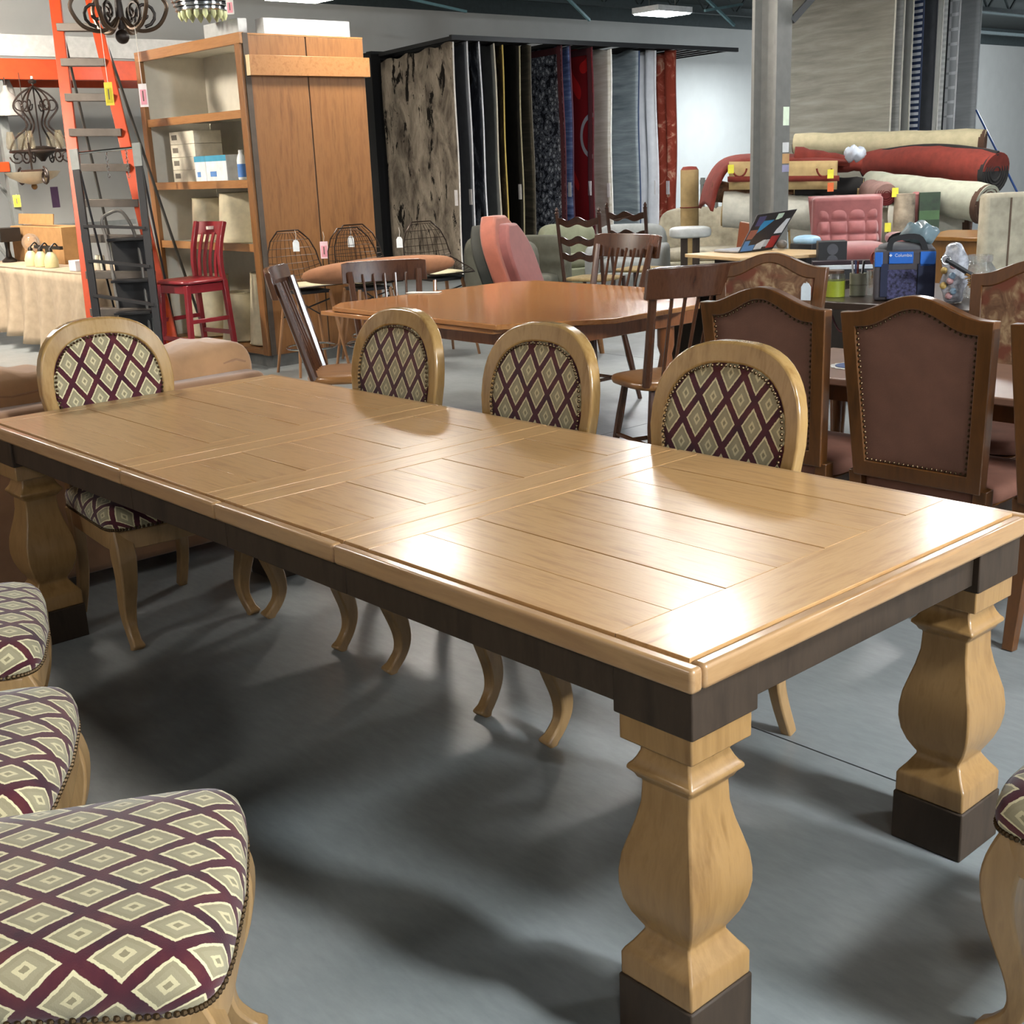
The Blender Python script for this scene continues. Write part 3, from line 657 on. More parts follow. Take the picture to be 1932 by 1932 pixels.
def highback(label, front=MFLO, rear=MLTH):
    t = thing('high_back_chair', label, 'chair', group='walnut high back dining chairs with arched tops')
    hw = .262; n = 24
    def yb(z): return -.235-(z-.45)*.10
    def frame(hw_o, hw_i, zo, zi, zb_o, zb_i):
        outer = []; inner = []
        for k in range(n+1):
            x = hw_o-2*hw_o*k/n; outer.append((x, arch_top(x, hw_o, *zo)))
            xi = hw_i-2*hw_i*k/n; inner.append((xi, arch_top(xi, hw_i, *zi)))
        for k in range(1, 8):
            outer.append((-hw_o*lerp(1, .86, k/8), lerp(zo[0], zb_o, k/8))); inner.append((-hw_i*lerp(1, .86, k/8), lerp(zi[0], zb_i, k/8)))
        for k in range(0, 8):
            outer.append((lerp(-hw_o*.86, hw_o*.86, k/7), zb_o)); inner.append((lerp(-hw_i*.86, hw_i*.86, k/7), zb_i))
        for k in range(1, 8):
            outer.append((hw_o*lerp(.86, 1, k/8), lerp(zb_o, zo[0], k/8))); inner.append((hw_i*lerp(.86, 1, k/8), lerp(zb_i, zi[0], k/8)))
        return outer, inner
    oo, ii = frame(hw, .208, (1.022, 1.085), (.976, 1.042), .475, .530)
    rings = [[Vector((a, yb(b)+.022, b)), Vector((c, yb(d)+.022, d)), Vector((c, yb(d)-.022, d)), Vector((a, yb(b)-.022, b))] for (a, b), (c, d) in zip(oo, ii)]
    MB().loft(rings, closed=True).build('back_frame', MBW, t, bevel=.004)
    for nm, dy, mt in (('rear_panel', -.012, rear), ('front_panel', .016, front)):
        cz = .78; R_ = [[Vector((c*k, yb(cz+(d-cz)*k)+dy+math.copysign(.006*(1-k), dy), cz+(d-cz)*k)) for c, d in ii] for k in (1, .6, .02)]
        MB().loft(R_).build(nm, mt, t, smooth=True, ang=80)
    mb = MB(); m_ = len(ii)
    for i in range(m_):
        a = Vector(ii[i]); b = Vector(ii[(i+1) % m_]); L = (b-a).length; k = max(1, round(L/.016))
        for j in range(k):
            q = a.lerp(b, j/k); x = q.x*.975; z = .78+(q.y-.78)*.98
            mb.sphere((x, yb(z)-.016, z), .0048, 6, 4)
    stuff(mb.build('nailhead_trim', MNAIL, t, smooth=True))
    pillow((0, .0, .455), .245, .235, .04, .5, .35).build('seat_cushion', plain('rose brown seat', '#7d5242', .8), t, smooth=True, ang=180)
    cbox('seat_apron', (0, 0), .225, .215, .36, .425, MBW, t)
    for s in (-1, 1):
        MB().tube([(s*.222, -.232, .49), (s*.215, -.215, .25), (s*.218, -.25, 0)], [.046, .046, .036], sect=SQ, up=(0, 1, 0)).build('leg', MBW, t, bevel=.003)
        MB().tube([(s*.205, .2, .42), (s*.205, .2, 0)], [.05, .034], sect=SQ).build('leg', MBW, t, bevel=.003)
    return t
b0 = highback('brown leatherette back of high back chair partly behind a diamond chair'); b0.location = (1.605, 2.41, 0)
dup(b0, (2.185, 2.41, 0), 0, 'brown leatherette back of high back chair, fully visible at right')
dup(b0, (2.76, 2.40, 0), 0, 'dark wooden edge of high back chair at the right margin')
dup(b0, (.86, 3.02, 0), PI+.30, 'high back chair facing camera with floral panel and white tag')
dup(b0, (1.95, 3.08, 0), PI-.05, 'high back chair facing camera with floral panel at right edge')
q = P(1521, 532, y=3.25); price_tag('white paper tag hanging on the floral high back chair', q, .045, .075, '#d5e0e6', .005, .2)
pt = thing('pedestal_table', 'mauve brown wooden table between the high back chairs', 'table', (2.12, 2.68, 0))
MB().box(-.80, .85, -.30, .30, .715, .742).build('table_top', plain('mauve brown varnish', '#7b5c4c', .35), pt, bevel=.005)
MB().box(-.7, .75, -.2, .2, .64, .713).build('apron', MBW, pt)
for sx in (-.68, .72):
    for sy in (-.17, .17): MB().lathe([(.025, 0), (.03, .1), (.022, .3), (.032, .55), (.032, .66)], 12, c=(sx, sy, 0)).build('leg', MBW, pt, smooth=True)
q = P(1607, 690, z=.7445)
dl = thing('doily', 'small blue cloth doily with white lace edge on mauve table', 'doily', q)
MB().lathe([(.06, 0), (.06, .002)], 24).build('cloth', plain('blue cloth', '#46557a', .9), dl)
MB().prism([((.075+.008*(k % 2))*math.cos(2*PI*k/32), (.075+.008*(k % 2))*math.sin(2*PI*k/32)) for k in range(32)], lambda u, v: Vector((u, v, -.0012)), lambda u, v: Vector((u, v, -.0002))).build('lace', plain('white lace', '#c7c3bb', .9), dl)

# ------------------------------------------------------------------ rug rack with hanging rugs
def rugmat(name, kind, a='#888888', b='#444444', c='#cccccc'):
    mt, nt, bs = newmat('rug '+name); setp(bs, .95, 0, .15); v = coords(nt, kind='Generated')
    uvw = coords(nt)
    if kind == 'plain': col = ramp(nt, noise(nt, uvw, 8), [(.3, a), (.7, b)])
    elif kind == 'worn':
        n1 = noise(nt, coords(nt, (1.7, 1.7, 1.1)), 1.9, 7, .68, .5); n2 = noise(nt, coords(nt, (1.9, 1.9, .9)), 2.4, 6, .66, .8)
        c1 = ramp(nt, n1, [(.3, b), (.5, a), (.66, c)]); k = ramp(nt, n2, [(.575, (0, 0, 0, 1)), (.61, (1, 1, 1, 1))])
        col = mix(nt, k, c1, '#17130f')
    elif kind == 'streak':
        n1 = noise(nt, coords(nt, (.5, .5, 6)), 2.2, 6, .65, .3); col = ramp(nt, n1, [(.3, b), (.5, a), (.7, c)])
    elif kind == 'damask':
        vo = N(nt, 'ShaderNodeTexVoronoi'); nt.links.new(uvw, vo.inputs['Vector']); vo.inputs['Scale'].default_value = 13
        n1 = noise(nt, uvw, 20, 4, .7)
        ad = N(nt, 'ShaderNodeMath', operation='MULTIPLY'); nt.links.new(vo.outputs['Distance'], ad.inputs[0]); nt.links.new(n1, ad.inputs[1])
        col = ramp(nt, ad.outputs[0], [(.12, a), (.2, b), (.28, c), (.36, b)])
    elif kind == 'print':
        n1 = noise(nt, uvw, 4.5, 4, .6, 1.2); col = ramp(nt, n1, [(.48, a), (.56, b), (.68, c)])
    elif kind == 'dash':
        w1 = N(nt, 'ShaderNodeTexWave', bands_direction='Z'); nt.links.new(uvw, w1.inputs['Vector']); w1.inputs['Scale'].default_value = 5
        col = ramp(nt, w1.outputs['Fac'], [(.45, a), (.55, b)])
    elif kind == 'lattice':
        sp = N(nt, 'ShaderNodeSeparateXYZ'); nt.links.new(uvw, sp.inputs[0])
        ch = N(nt, 'ShaderNodeTexChecker'); ch.inputs['Scale'].default_value = 9; nt.links.new(coords(nt, (1, 1, 1), rot=(.785, 0, 0)), ch.inputs['Vector'])
        col = mix(nt, ch.outputs['Fac'], a, b)
    elif kind == 'swirl':
        sp = N(nt, 'ShaderNodeSeparateXYZ'); nt.links.new(uvw, sp.inputs[0])
        cb_ = N(nt, 'ShaderNodeCombineXYZ'); cb_.inputs[0].default_value = 0
        nt.links.new(sp.outputs[0], cb_.inputs[1]); nt.links.new(sp.outputs[2], cb_.inputs[2])
        dists = []
        for cc in ((0, -.02, -.55), (0, 0, -1.18)):
            d_ = N(nt, 'ShaderNodeVectorMath', operation='DISTANCE'); d_.inputs[1].default_value = cc; nt.links.new(cb_.outputs[0], d_.inputs[0]); dists.append(d_.outputs['Value'])
        r1 = ramp(nt, dists[1], [(0, (0, 0, 0, 1)), (.25, (1, 1, 1, 1)), (.31, (0, 0, 0, 1))], 'CONSTANT')
        n1 = noise(nt, uvw, 1.6, 1, .4, .3); base = ramp(nt, n1, [(0, a), (.55, b)], 'CONSTANT')
        col = mix(nt, r1, base, c)
    nt.links.new(col, bs.inputs['Base Color']); bump(nt, bs, noise(nt, uvw, 90, 2), .3, .004)
    return mt
MRK = plain('black steel rack', '#121213', .55)
RX, RT0 = -8.5, 3.0
adir = Vector((-2.10, .46, 0)).normalized()
rk = thing('rug_rack', 'black steel rug rack with swing arms standing along the back wall', 'rack', (RX, 11.5, 0))
def rkp(mb): mb.v = [(a-RX, b-11.5, c) for a, b, c in mb.v]; return mb
pc = P(708, 300, x=-10.9)
rkp(MB().box(-10.98, -10.78, pc.y-.05, pc.y+.12, 0, 3.08)).build('post', MRK, rk)
for yy in (11.4, 13.4, 15.2): rkp(MB().box(-10.95, -10.8, yy-.06, yy+.06, 0, 3.08)).build('post', MRK, rk)
rkp(MB().box(-10.95, -10.82, pc.y, 15.3, 2.98, 3.1)).build('top_beam', MRK, rk)
rkp(MB().box(-10.95, -10.82, pc.y, 15.3, .02, .14)).build('base_beam', MRK, rk)
rkp(MB().box(-10.97, -10.92, pc.y+.12, 15.2, .14, 2.98)).build('rear_screen', plain('black backing cloth', '#0e0d0d', .95), rk)
rkp(MB().bar((RX+.06, 9.15, RT0+.045), (RX+.06, 14.95, RT0+.045), .05, .06)).build('front_rail', MRK, rk)
for yy in (13.75, 14.0, 14.25, 14.5, 14.75):
    a = Vector((RX, yy, RT0+.03)); rkp(MB().bar(a, a+adir*2.3, .022)).build('arm', MRK, rk)
RUGS = [  # px of front edge, label, kind, colours, binding, width, drop
    (855, 'distressed taupe and black rug with broad face, first on the rack', 'worn', ('#7c7265', '#342c26', '#9d9181'), '#c9c6c0', 2.15, 2.90),
    (883, 'narrow strip of grey rug with pale edge beside the distressed rug', 'plain', ('#5d6066', '#686b71'), '#bfc1c4', 2.1, 2.90),
    (905, 'charcoal and white marbled rug edge, third on the rack', 'worn', ('#3a3d44', '#22242a', '#8f939a'), '#c8cace', 2.1, 2.90),
    (931, 'plain slate grey rug on the rack', 'plain', ('#5b5d5c', '#666867'), '#b9b2a0', 2.1, 2.86),
    (946, 'thin black and yellow edged rug on the rack', 'worn', ('#332a1d', '#1a1510', '#6b5a32'), '#b39b52', 2.1, 2.86),
    (979, 'black rug with dark folds in the middle of the rack', 'plain', ('#1b1a18', '#26241f'), '#8d8468', 2.1, 2.86),
    (1001, 'mottled olive brown rug with cream edge line', 'streak', ('#4f4a3f', '#3a362e', '#665f50'), '#4a453a', 2.1, 2.86),
    (1060, 'black and grey damask rug with maroon border', 'damask', ('#b9bcc4', '#24242c', '#7c808c'), '#3f1218', 2.1, 2.88),
    (1075, 'narrow blue and maroon rug edge beside the red rug', 'streak', ('#56638c', '#272a4a', '#8d9ab8'), '#3a2030', 2.1, 2.88),
    (1116, 'bright red rug with grey circle and maroon border', 'swirl', ('#7d1418', '#c4211f', '#a3a09f'), '#4a161c', 2.1, 2.88),
    (1152, 'ivory and beige rug beside the red rug', 'streak', ('#c4c0b4', '#aca593', '#d6d3ca'), '#d9d8d0', 2.1, 2.95),
    (1205, 'streaked blue grey rug hanging right of the ivory rug', 'streak', ('#8d979c', '#6f7a80', '#a5afb4'), '#30405e', 2.1, 2.95),
    (1236, 'white curtain like rug beside the blue grey rug', 'plain', ('#d2d3d6', '#c4c5c9'), '#dcdcde', 2.1, 2.95),
    (1270, 'rust red printed drape at the right end of the rack', 'print', ('#84392a', '#96493a', '#c49a80'), '#7c3528', 2.1, 2.98)]
for k, (px, lb, kind, cols, bind, wd, dr) in enumerate(RUGS):
    y = P(px, 90, x=RX).y
    a = Vector((RX, y, RT0+.045)); rkp(MB().bar(a, a+adir*2.25, .05)).build('arm', MRK, rk)
    t = thing('hanging_rug', lb, 'rug', (RX, y, RT0), math.atan2(adir.y, adir.x), 'rugs hanging on the black rack')
    fold = k >= 12
    amp = .05 if fold else .012
    def sfn(u, v):
        x = u*wd; wv = amp*math.sin(u*(60 if fold else 14)+k*1.3+v*1.5)*(1 if fold else .6+v)
        return Vector((x+.015*math.sin(v*9+k), wv+(.03*u*u if k == 0 else 0), -v*dr+(.02*math.sin(u*23+k) if v == 0 else 0)-(0.06*(u > .02)*u if v == 0 and k == 0 else 0)))
    MB().grid(sfn, 48 if fold else 22, 14).build('pile', rugmat(lb[:26]+str(k), kind, *cols), t, smooth=True, solid=.012, ang=180)
    MB().tube([sfn(0, v/14)+Vector((-.004, 0, 0)) for v in range(15)], .011, 6).build('binding', plain('binding '+bind, bind, .9), t, smooth=True)
    if k in (7, 9):
        MB().grid(lambda u, v: sfn(u*.05+.001, v)+Vector((0, .014, 0)), 2, 14).build('border', plain('maroon border', '#451319', .95), t, smooth=True)
        MB().grid(lambda u, v: sfn(u, v*.03+.001)+Vector((0, .014, 0)), 20, 2).build('border', plain('maroon border', '#451319', .95), t, smooth=True)
    if k in (0, 1, 5, 8, 9, 10, 12, 13):
        q = sfn(.03, .66); MB().box(q.x-.03, q.x+.05, q.y+.010, q.y+.016, q.z-.1, q.z+.1).build('label', plain('rug label', '#d4d0cf', .7), t)
# second rack at right, partly out of frame
R2 = P(1690, 60, d=13.0); R2X, R2T = R2.x, 3.55
a2 = (P(1480, 60, d=14.6)-R2); a2.z = 0; a2.normalize()
rk2 = thing('rug_rack', 'tall black rug rack behind the column carrying pale rugs', 'rack', (R2X, R2.y, 0))
E0 = a2*2.32
MB().bar((0, 0, R2T+.06), (0, 2.1, R2T+.06), .05).build('front_rail', MRK, rk2)
MB().bar((E0.x, E0.y, R2T+.06), (E0.x, E0.y+2.1, R2T+.06), .08).build('rear_beam', MRK, rk2)
for yy in (0, 2.1): MB().bar((E0.x, E0.y+yy, 0), (E0.x, E0.y+yy, R2T+.1), .1).build('post', MRK, rk2)
for yy in (.03, 2.07): MB().bar((0, yy, R2T+.06), (E0.x, E0.y+yy, R2T+.06), .04).build('arm', MRK, rk2)
for k, (px, lb, kind, cols, bind, wd) in enumerate((
    (1688, 'very large taupe grey rug hanging behind the steel column', 'streak', ('#8a877d', '#7a776d', '#9b988e'), '#c9c6b8', 2.2),
    (1706, 'pale streaked rug edge right of the large taupe rug', 'streak', ('#b0b0ab', '#8f8f8b', '#cfcfca'), '#d4d1c4', 2.15),
    (1722, 'thin grey rug with ivory edge on the right rack', 'plain', ('#8c8c88', '#9a9a96'), '#cdcabb', 2.15),
    (1740, 'navy rug edge with white dashes on the right rack', 'dash', ('#c5c8ce', '#2f3a56'), '#39445e', 2.15),
    (1764, 'dark charcoal rug on the right rack', 'plain', ('#4a4c50', '#54565a'), '#3d3f44', 2.15),
    (1776, 'thin ivory white rug edge on the right rack', 'plain', ('#cccbc3', '#d6d5cd'), '#dad8ce', 2.15),
    (1788, 'white rug edge with black blocks on the right rack', 'dash', ('#dcdcd9', '#c8c8c5'), '#1f1f22', 2.15),
    (1810, 'white rug with grey tribal lattice on the right rack', 'lattice', ('#dcddde', '#b0b2b4'), '#d3d3d2', 2.15),
    (1850, 'plain silver grey rug last on the right rack', 'streak', ('#b6b8b8', '#a6a8a9', '#c4c6c6'), '#a8aaaa', 2.15))):
    y = P(px, 60, x=R2X).y
    t = thing('hanging_rug', lb, 'rug', (R2X, y, R2T), math.atan2(a2.y, a2.x), 'pale rugs hanging on the right rack')
    def sfn(u, v): return Vector((u*wd, .012*math.sin(u*15+k+v*2), -v*3.0))
    MB().grid(sfn, 24, 10).build('pile', rugmat('right %d' % k, kind, *cols), t, smooth=True, solid=.012, ang=180)
    MB().tube([sfn(0, v/10)+Vector((-.004, 0, 0)) for v in range(11)], .010, 6).build('binding', plain('binding '+bind, bind, .9), t, smooth=True)
# ------------------------------------------------------------------ left: storage rack, lamps, ladders
MORG = plain('orange enamel', '#b3401a', .35, coat=.2); MGRY = plain('grey galvanised', '#7c7f7d', .45, .3)
pr = thing('pallet_rack', 'storage rack with orange beams and grey uprights at far left', 'rack', (-9.5, 4.2, 0))
def prp(mb): mb.v = [(a+9.5, b-4.2, c) for a, b, c in mb.v]; return mb
for yy in (3.62, 6.6):
    for xx in (-9.0, -10.0): prp(MB().box(xx-.04, xx+.04, yy-.045, yy+.045, 0, 3.0)).build('upright', MGRY, pr)
    for z in (.5, 1.3, 2.1): prp(MB().bar((-9.0, yy, z), (-10.0, yy, z+.55), .03)).build('brace', MGRY, pr)
for xx in (-8.95, -10.05):
    prp(MB().box(xx-.025, xx+.025, 1.2, 6.6, 2.52, 2.72)).build('beam', MORG, pr, bevel=.006)
    prp(MB().box(xx-.02, xx+.02, 1.2, 3.6, 1.62, 1.72)).build('beam', MORG, pr, bevel=.006)
for k in range(3): prp(MB().box(-10.05, -8.96, 1.3+.6*k, 1.86+.6*k, 2.722, 2.74)).build('deck_board', MGRY, pr)
prp(MB().box(-8.98, -8.93, 1.2, 5.9, 2.745, 2.95)).build('white_fascia', plain('grey white fascia', '#a9a9a6', .6), pr)
prp(MB().box(-8.98, -8.93, 3.65, 4.9, 1.02, 1.07)).build('grey_rail', MGRY, pr)
price_tag('yellow price tag on the grey rack upright', P(30, 366, x=-8.93), .07, .12, '#e8d44a', .01, 1.2, False)
o = MB().box(0, .004, -.05, .05, -.13, .13).build('wall_sign', plain('purple card', '#5b4160', .7)); o.location = P(104, 372, x=-11.995); tag(o, 'small purple card on the white wall behind the rack', 'sign')
# draped table
MDRP = plain('tan linen drape', '#a3927c', .95, var=.06)
dt = thing('draped_table', 'long table covered by a tan floor length cloth at far left', 'table', (-7.3, 3.32, 0))
MB().box(-1.3, 1.3, -.34, .34, .715, .75).build('table_top', plain('grey folding top', '#8d8a82', .6), dt)
for sx in (-1.2, 1.2):
    for sy in (-.28, .28): MB().bar((sx, sy, 0), (sx, sy, .715), .03).build('leg', MGRY, dt)
def dr(u, v):
    x = -1.36+2.72*u; fo = .035*math.sin(u*46)+.02*math.sin(u*91+1)
    return Vector((x, -.355+fo*v*1.4-.05*v*v, .752-v*(.72-.10*math.sin(u*5))))
MB().grid(dr, 90, 10).build('cloth_front', MDRP, dt, smooth=True, solid=.006, ang=180)
MB().box(-1.36, 1.36, -.36, .34, .751, .758).build('cloth_top', MDRP, dt)
MB().grid(lambda u, v: Vector((1.37+.02*math.sin(u*20)*v+.04*v, -.36+.7*u, .752-.5*v)), 20, 6).build('cloth_side', MDRP, dt, smooth=True, solid=.006, ang=180)
ZT = .76
# things on the draped table
MCRM = plain('cream glass shade', '#c6bd8f', .4); MDKM = plain('dark bronze', '#2b2622', .4, .5)
q = P(80, 505, y=3.12); fx = thing('vanity_light', 'three cream glass shades on a dark bar on the draped table', 'lamp', (q.x, 3.12, ZT))
MB().bar((-.3, .08, .17), (.3, .08, .17), .03).build('bar', MDKM, fx)
MB().bar((0, .08, .005), (0, .08, .17), .12, .02).build('foot_plate', MDKM, fx)
for k in range(3):
    x = -.23+.23*k
    MB().lathe([(.06, .0), (.062, .06), (.045, .11), (.025, .135), (.02, .14)], 16, c=(x, 0, .002)).build('glass_shade', MCRM, fx, smooth=True)
    MB().lathe([(.024, .135), (.022, .16), (.01, .175)], 10, c=(x, 0, 0)).build('socket', MDKM, fx, smooth=True)
    MB().tube(bez([(x, 0, .17), (x, .05, .21), (x, .08, .17)], 5), .007, 6).build('arm', MDKM, fx, smooth=True)
MCARD = plain('brown cardboard', '#9a7448', .85)
q = P(90, 470, y=3.45); cbx = thing('cardboard_box', 'large open cardboard box at back of the draped table', 'box', (q.x, 3.48, ZT))
MB().box(-.62, .62, -.13, .13, 0, .34).build('box_body', MCARD, cbx, bevel=.004)
MB().box(-.5, .35, -.14, -.13, .34, .44, Matrix.Rotation(-.15, 4, 'X')).build('flap', MCARD, cbx)
q = P(142, 515, y=3.05); o = MB().box(-.07, .07, -.05, .05, 0, .09).build('small_box', plain('white small box', '#cdc9cc', .6), bevel=.004); o.location = (q.x, 3.08, ZT); tag(o, 'small white box at right end of the draped table', 'box')
gl = thing('glass_globe', 'clear glass globe shade standing behind the cream shades', 'lampshade', (P(60, 470, y=3.25).x, 3.25, ZT))
MB().sphere((0, 0, .2), .085, 18, 10).build('globe', glass('clear globe'), gl, smooth=True)
MB().lathe([(.05, 0), (.05, .02), (.02, .05), (.02, .12)], 12).build('base', MDKM, gl, smooth=True)
dl2 = thing('desk_lamp', 'dark square framed lamp at the left end of draped table', 'lamp', (P(14, 490, y=3.2).x, 3.22, ZT))
MB().lathe([(.07, 0), (.07, .02), (.03, .05), (.02, .12), (.028, .2)], 14).build('base', MDKM, dl2, smooth=True)
MB().box(-.13, .13, -.1, .1, .2, .33).build('shade', MDKM, dl2, bevel=.004)
MB().box(-.1, .1, -.102, -.1, .225, .305).build('pane', plain('pale pane', '#9c9788', .4), dl2)
q = P(186, 500, y=3.1); wt = thing('candle_holder', 'pair of white candle sleeves on the draped table by ladder', 'candle', (q.x, 3.12, ZT))
for x in (-.05, .04): MB().lathe([(.022, 0), (.022, .12), (.018, .14)], 10, c=(x, 0, 0)).build('sleeve', plain('ivory sleeve', '#c9c4b2', .5), wt, smooth=True)
# hanging fixtures
MIRON = plain('wrought iron', '#251a14', .45, .4)
def scroll(c, r, a0, turns, plane, k=14, sgn=1):
    """spiral in a vertical plane; plane = horizontal unit vector"""
    o = []
    for i in range(k+1):
        t = i/k; a = a0+sgn*2*PI*turns*t; rr = r*(1-.72*t); o.append(Vector(c)+plane*(rr*math.cos(a))+Vector((0, 0, rr*math.sin(a))))
    return o
cl = P(74, 250, d=12.25)
ic = thing('iron_chandelier', 'dark scrolled iron chandelier hanging from the orange beam', 'chandelier', (cl.x, cl.y, 0))
zt = P(74, 160, d=12.25).z; zm = P(74, 285, d=12.25).z; zb = P(74, 345, d=12.25).z
MB().tube([(0, 0, zt), (0, 0, 2.52)], .012, 6).build('hanging_strap', plain('pale strap', '#a9a8a4', .6), ic)
MB().tube([(0, 0, zt), (0, 0, zm+.05)], .008, 6).build('stem', MIRON, ic)
MB().lathe([(.005, 0), (.035, .01), (.04, .03), (.01, .05)], 12, c=(0, 0, zt)).build('canopy', MIRON, ic, smooth=True)
for k in range(6):
    a = 2*PI*k/6+.3; pl = Vector((math.cos(a), math.sin(a), 0))
    pts = bez([(0, 0, zt-.02), pl*.14+Vector((0, 0, zt-.10)), pl*.21+Vector((0, 0, lerp(zt, zm, .35))), pl*.10+Vector((0, 0, lerp(zt, zm, .6))), pl*.24+Vector((0, 0, zm+.12)), pl*.30+Vector((0, 0, zm))], 6)
    MB().tube(pts, .009, 6).build('scroll_arm', MIRON, ic, smooth=True)
    MB().tube(scroll(pl*.15+Vector((0, 0, lerp(zt, zm, .3))), .07, PI, 1.2, pl), .007, 5).build('scroll', MIRON, ic, smooth=True)
    MB().tube(scroll(pl*.24+Vector((0, 0, zm-.05)), .07, 0, 1.3, pl, sgn=-1), .008, 5).build('scroll', MIRON, ic, smooth=True)
    MB().lathe([(.04, 0), (.05, .02), (.045, .10), (.03, .17)], 12, c=tuple(pl*.28+Vector((0, 0, zm+.02)))).build('glass_cup', glass('amber glass', '#e8d7b0', .1), ic, smooth=True)
MB().tube([(.3*math.cos(2*PI*i/28), .3*math.sin(2*PI*i/28), zm) for i in range(28)], .012, 6, closed=True).build('ring', MIRON, ic, smooth=True)
MB().lathe([(.02, -.1), (.05, -.06), (.12, -.02), (.14, .03), (.05, .05)], 14, c=(0, 0, zm)).build('bowl', MIRON, ic, smooth=True)
# a bowl pendant below with pale glass
c2 = P(62, 330, d=11.9); bp = thing('bowl_pendant', 'iron pendant with shallow pale glass bowl under the iron chandelier', 'lamp', (c2.x, c2.y, 0))
zz = c2.z
MB().lathe([(.02, -.09), (.12, -.07), (.22, -.02), (.26, .03), (.25, .03), (.1, -.05)], 24, c=(0, 0, zz)).build('glass_bowl', plain('alabaster glass', '#bdb39c', .4), bp, smooth=True)
MB().bar((-.27, 0, zz+.04), (.27, 0, zz+.04), .02).build('cross_bar', MIRON, bp)
MB().tube([(0, 0, zz+.04), (0, 0, zz+.3)], .01, 6).build('stem', MIRON, bp)
MB().tube([(0, 0, zz+.3), (0, 0, 2.52)], .004, 5).build('chain', MIRON, bp)
MB().sphere((0, 0, zz-.11), .03, 10, 6).build('finial', plain('brass finial', '#7a5a34', .3, .7), bp, smooth=True)
for s in (-1, 1): MB().tube(scroll((s*.29, 0, zz-.02), .09, PI/2, 1.3, Vector((s, 0, 0)), sgn=-1), .011, 6).build('scroll', MIRON, bp, smooth=True)
def pendant(label, px, py, d, r, col):
    c = P(px, py, d=d); t = thing('glass_pendant', label, 'lamp', (c.x, c.y, 0))
    MB().lathe([(r, -.12), (r*.92, -.02), (r*.6, .07), (.03, .12), (.02, .17)], 20, c=(0, 0, c.z)).build('glass_shade', plain('pendant '+col, col, .25), t, smooth=True)
    MB().tube([(0, 0, c.z+.15), (0, 0, 2.53)], .006, 5).build('cord', MIRON, t); return t
pendant('smoky grey bell glass pendant left of the iron chandelier', 14, 195, 12.3, .14, '#8d8a86')
pendant('small pale glass pendant at the left edge under orange beam', 8, 165, 12.6, .10, '#a7a39c')
# scrolled chandelier at the top
c3 = P(225, 20, d=8.4); tc = thing('bronze_chandelier', 'bronze chandelier with curled arms and ball, cut by top edge', 'chandelier', (c3.x, c3.y, 0)); z3 = c3.z
MB().sphere((0, 0, P(226, 68, d=8.4).z), .048, 14, 10).build('ball_finial', MIRON, tc, smooth=True)
MB().lathe([(.02, -.12), (.03, -.05), (.022, .1), (.035, .2), (.02, .35)], 12, c=(0, 0, z3)).build('stem', MIRON, tc, smooth=True)
for k in range(6):
    a = 2*PI*k/6+.15; pl = Vector((math.cos(a), math.sin(a), 0))
    pts = bez([pl*.02+Vector((0, 0, z3-.05)), pl*.12+Vector((0, 0, z3-.13)), pl*.25+Vector((0, 0, z3-.10)), pl*.32+Vector((0, 0, z3+.02)), pl*.28+Vector((0, 0, z3+.10))], 6)
    MB().tube(pts, .014, 7).build('arm', plain('antique bronze', '#4c3b2c', .4, .5), tc, smooth=True)
    MB().tube(scroll(pl*.16+Vector((0, 0, z3-.02)), .085, -PI/2, 1.2, pl), .011, 6).build('scroll', MIRON, tc, smooth=True)
    MB().lathe([(.015, 0), (.05, .01), (.055, .02), (.02, .03), (.015, .12)], 12, c=tuple(pl*.29+Vector((0, 0, z3+.1)))).build('candle_cup', plain('antique bronze', '#4c3b2c'), tc, smooth=True)
MB().tube([(0, 0, z3+.3), (0, 0, 4.25)], .008, 6).build('chain', MIRON, tc)
c4 = P(380, 3, d=9.3); gp = thing('drum_light', 'ribbed silver drum light with pale green glass fringe at top edge', 'lamp', (c4.x, c4.y, 0)); z4 = c4.z
for k in range(6): MB().tube([((.19+.012*k)*math.cos(2*PI*i/30), (.19+.012*k)*math.sin(2*PI*i/30), z4-.06+.03*k) for i in range(30)], .016, 6, closed=True).build('rib', MCHR, gp, smooth=True)
MB().lathe([(.17, -.07), (.25, .13)], 30, c=(0, 0, z4)).build('drum', plain('brushed silver', '#b9bab4', .25, .8), gp, smooth=True)
for k in range(16):
    a = 2*PI*k/16; MB().lathe([(.004, -.05), (.022, -.02), (.018, .03)], 8, c=(.165*math.cos(a), .165*math.sin(a), z4-.085)).build('glass_drop', plain('pale green glass', '#c3c99a', .2), gp, smooth=True)
MB().tube([(0, 0, z4+.13), (0, 0, 4.25)], .008, 6).build('rod', MCHR, gp)
price_tag('white paper tag on the ribbed drum light', P(432, -6, d=8.95), .055, .11, '#d7d4d0', .01, .7, False)
for px, pys, pyt, col, lb in ((181, -10, 155, '#e8d44a', 'yellow price tag on long string from the bronze chandelier'), (254, 50, 158, '#e6dcda', 'pink and white price tag on string before the cabinet')):
    a = P(px, pys, d=8.3); b = P(px+(22 if px == 181 else 14), pyt, d=8.3)
    t = price_tag(lb, (b.x, b.y, b.z+.002), .058, .15, col, .002, .75, False)
    MB().tube([(0, 0, 0), Vector(Matrix.Rotation(-.75, 3, 'Z') @ (a-b))], .0025, 5).build('long_string', MSTR, t)
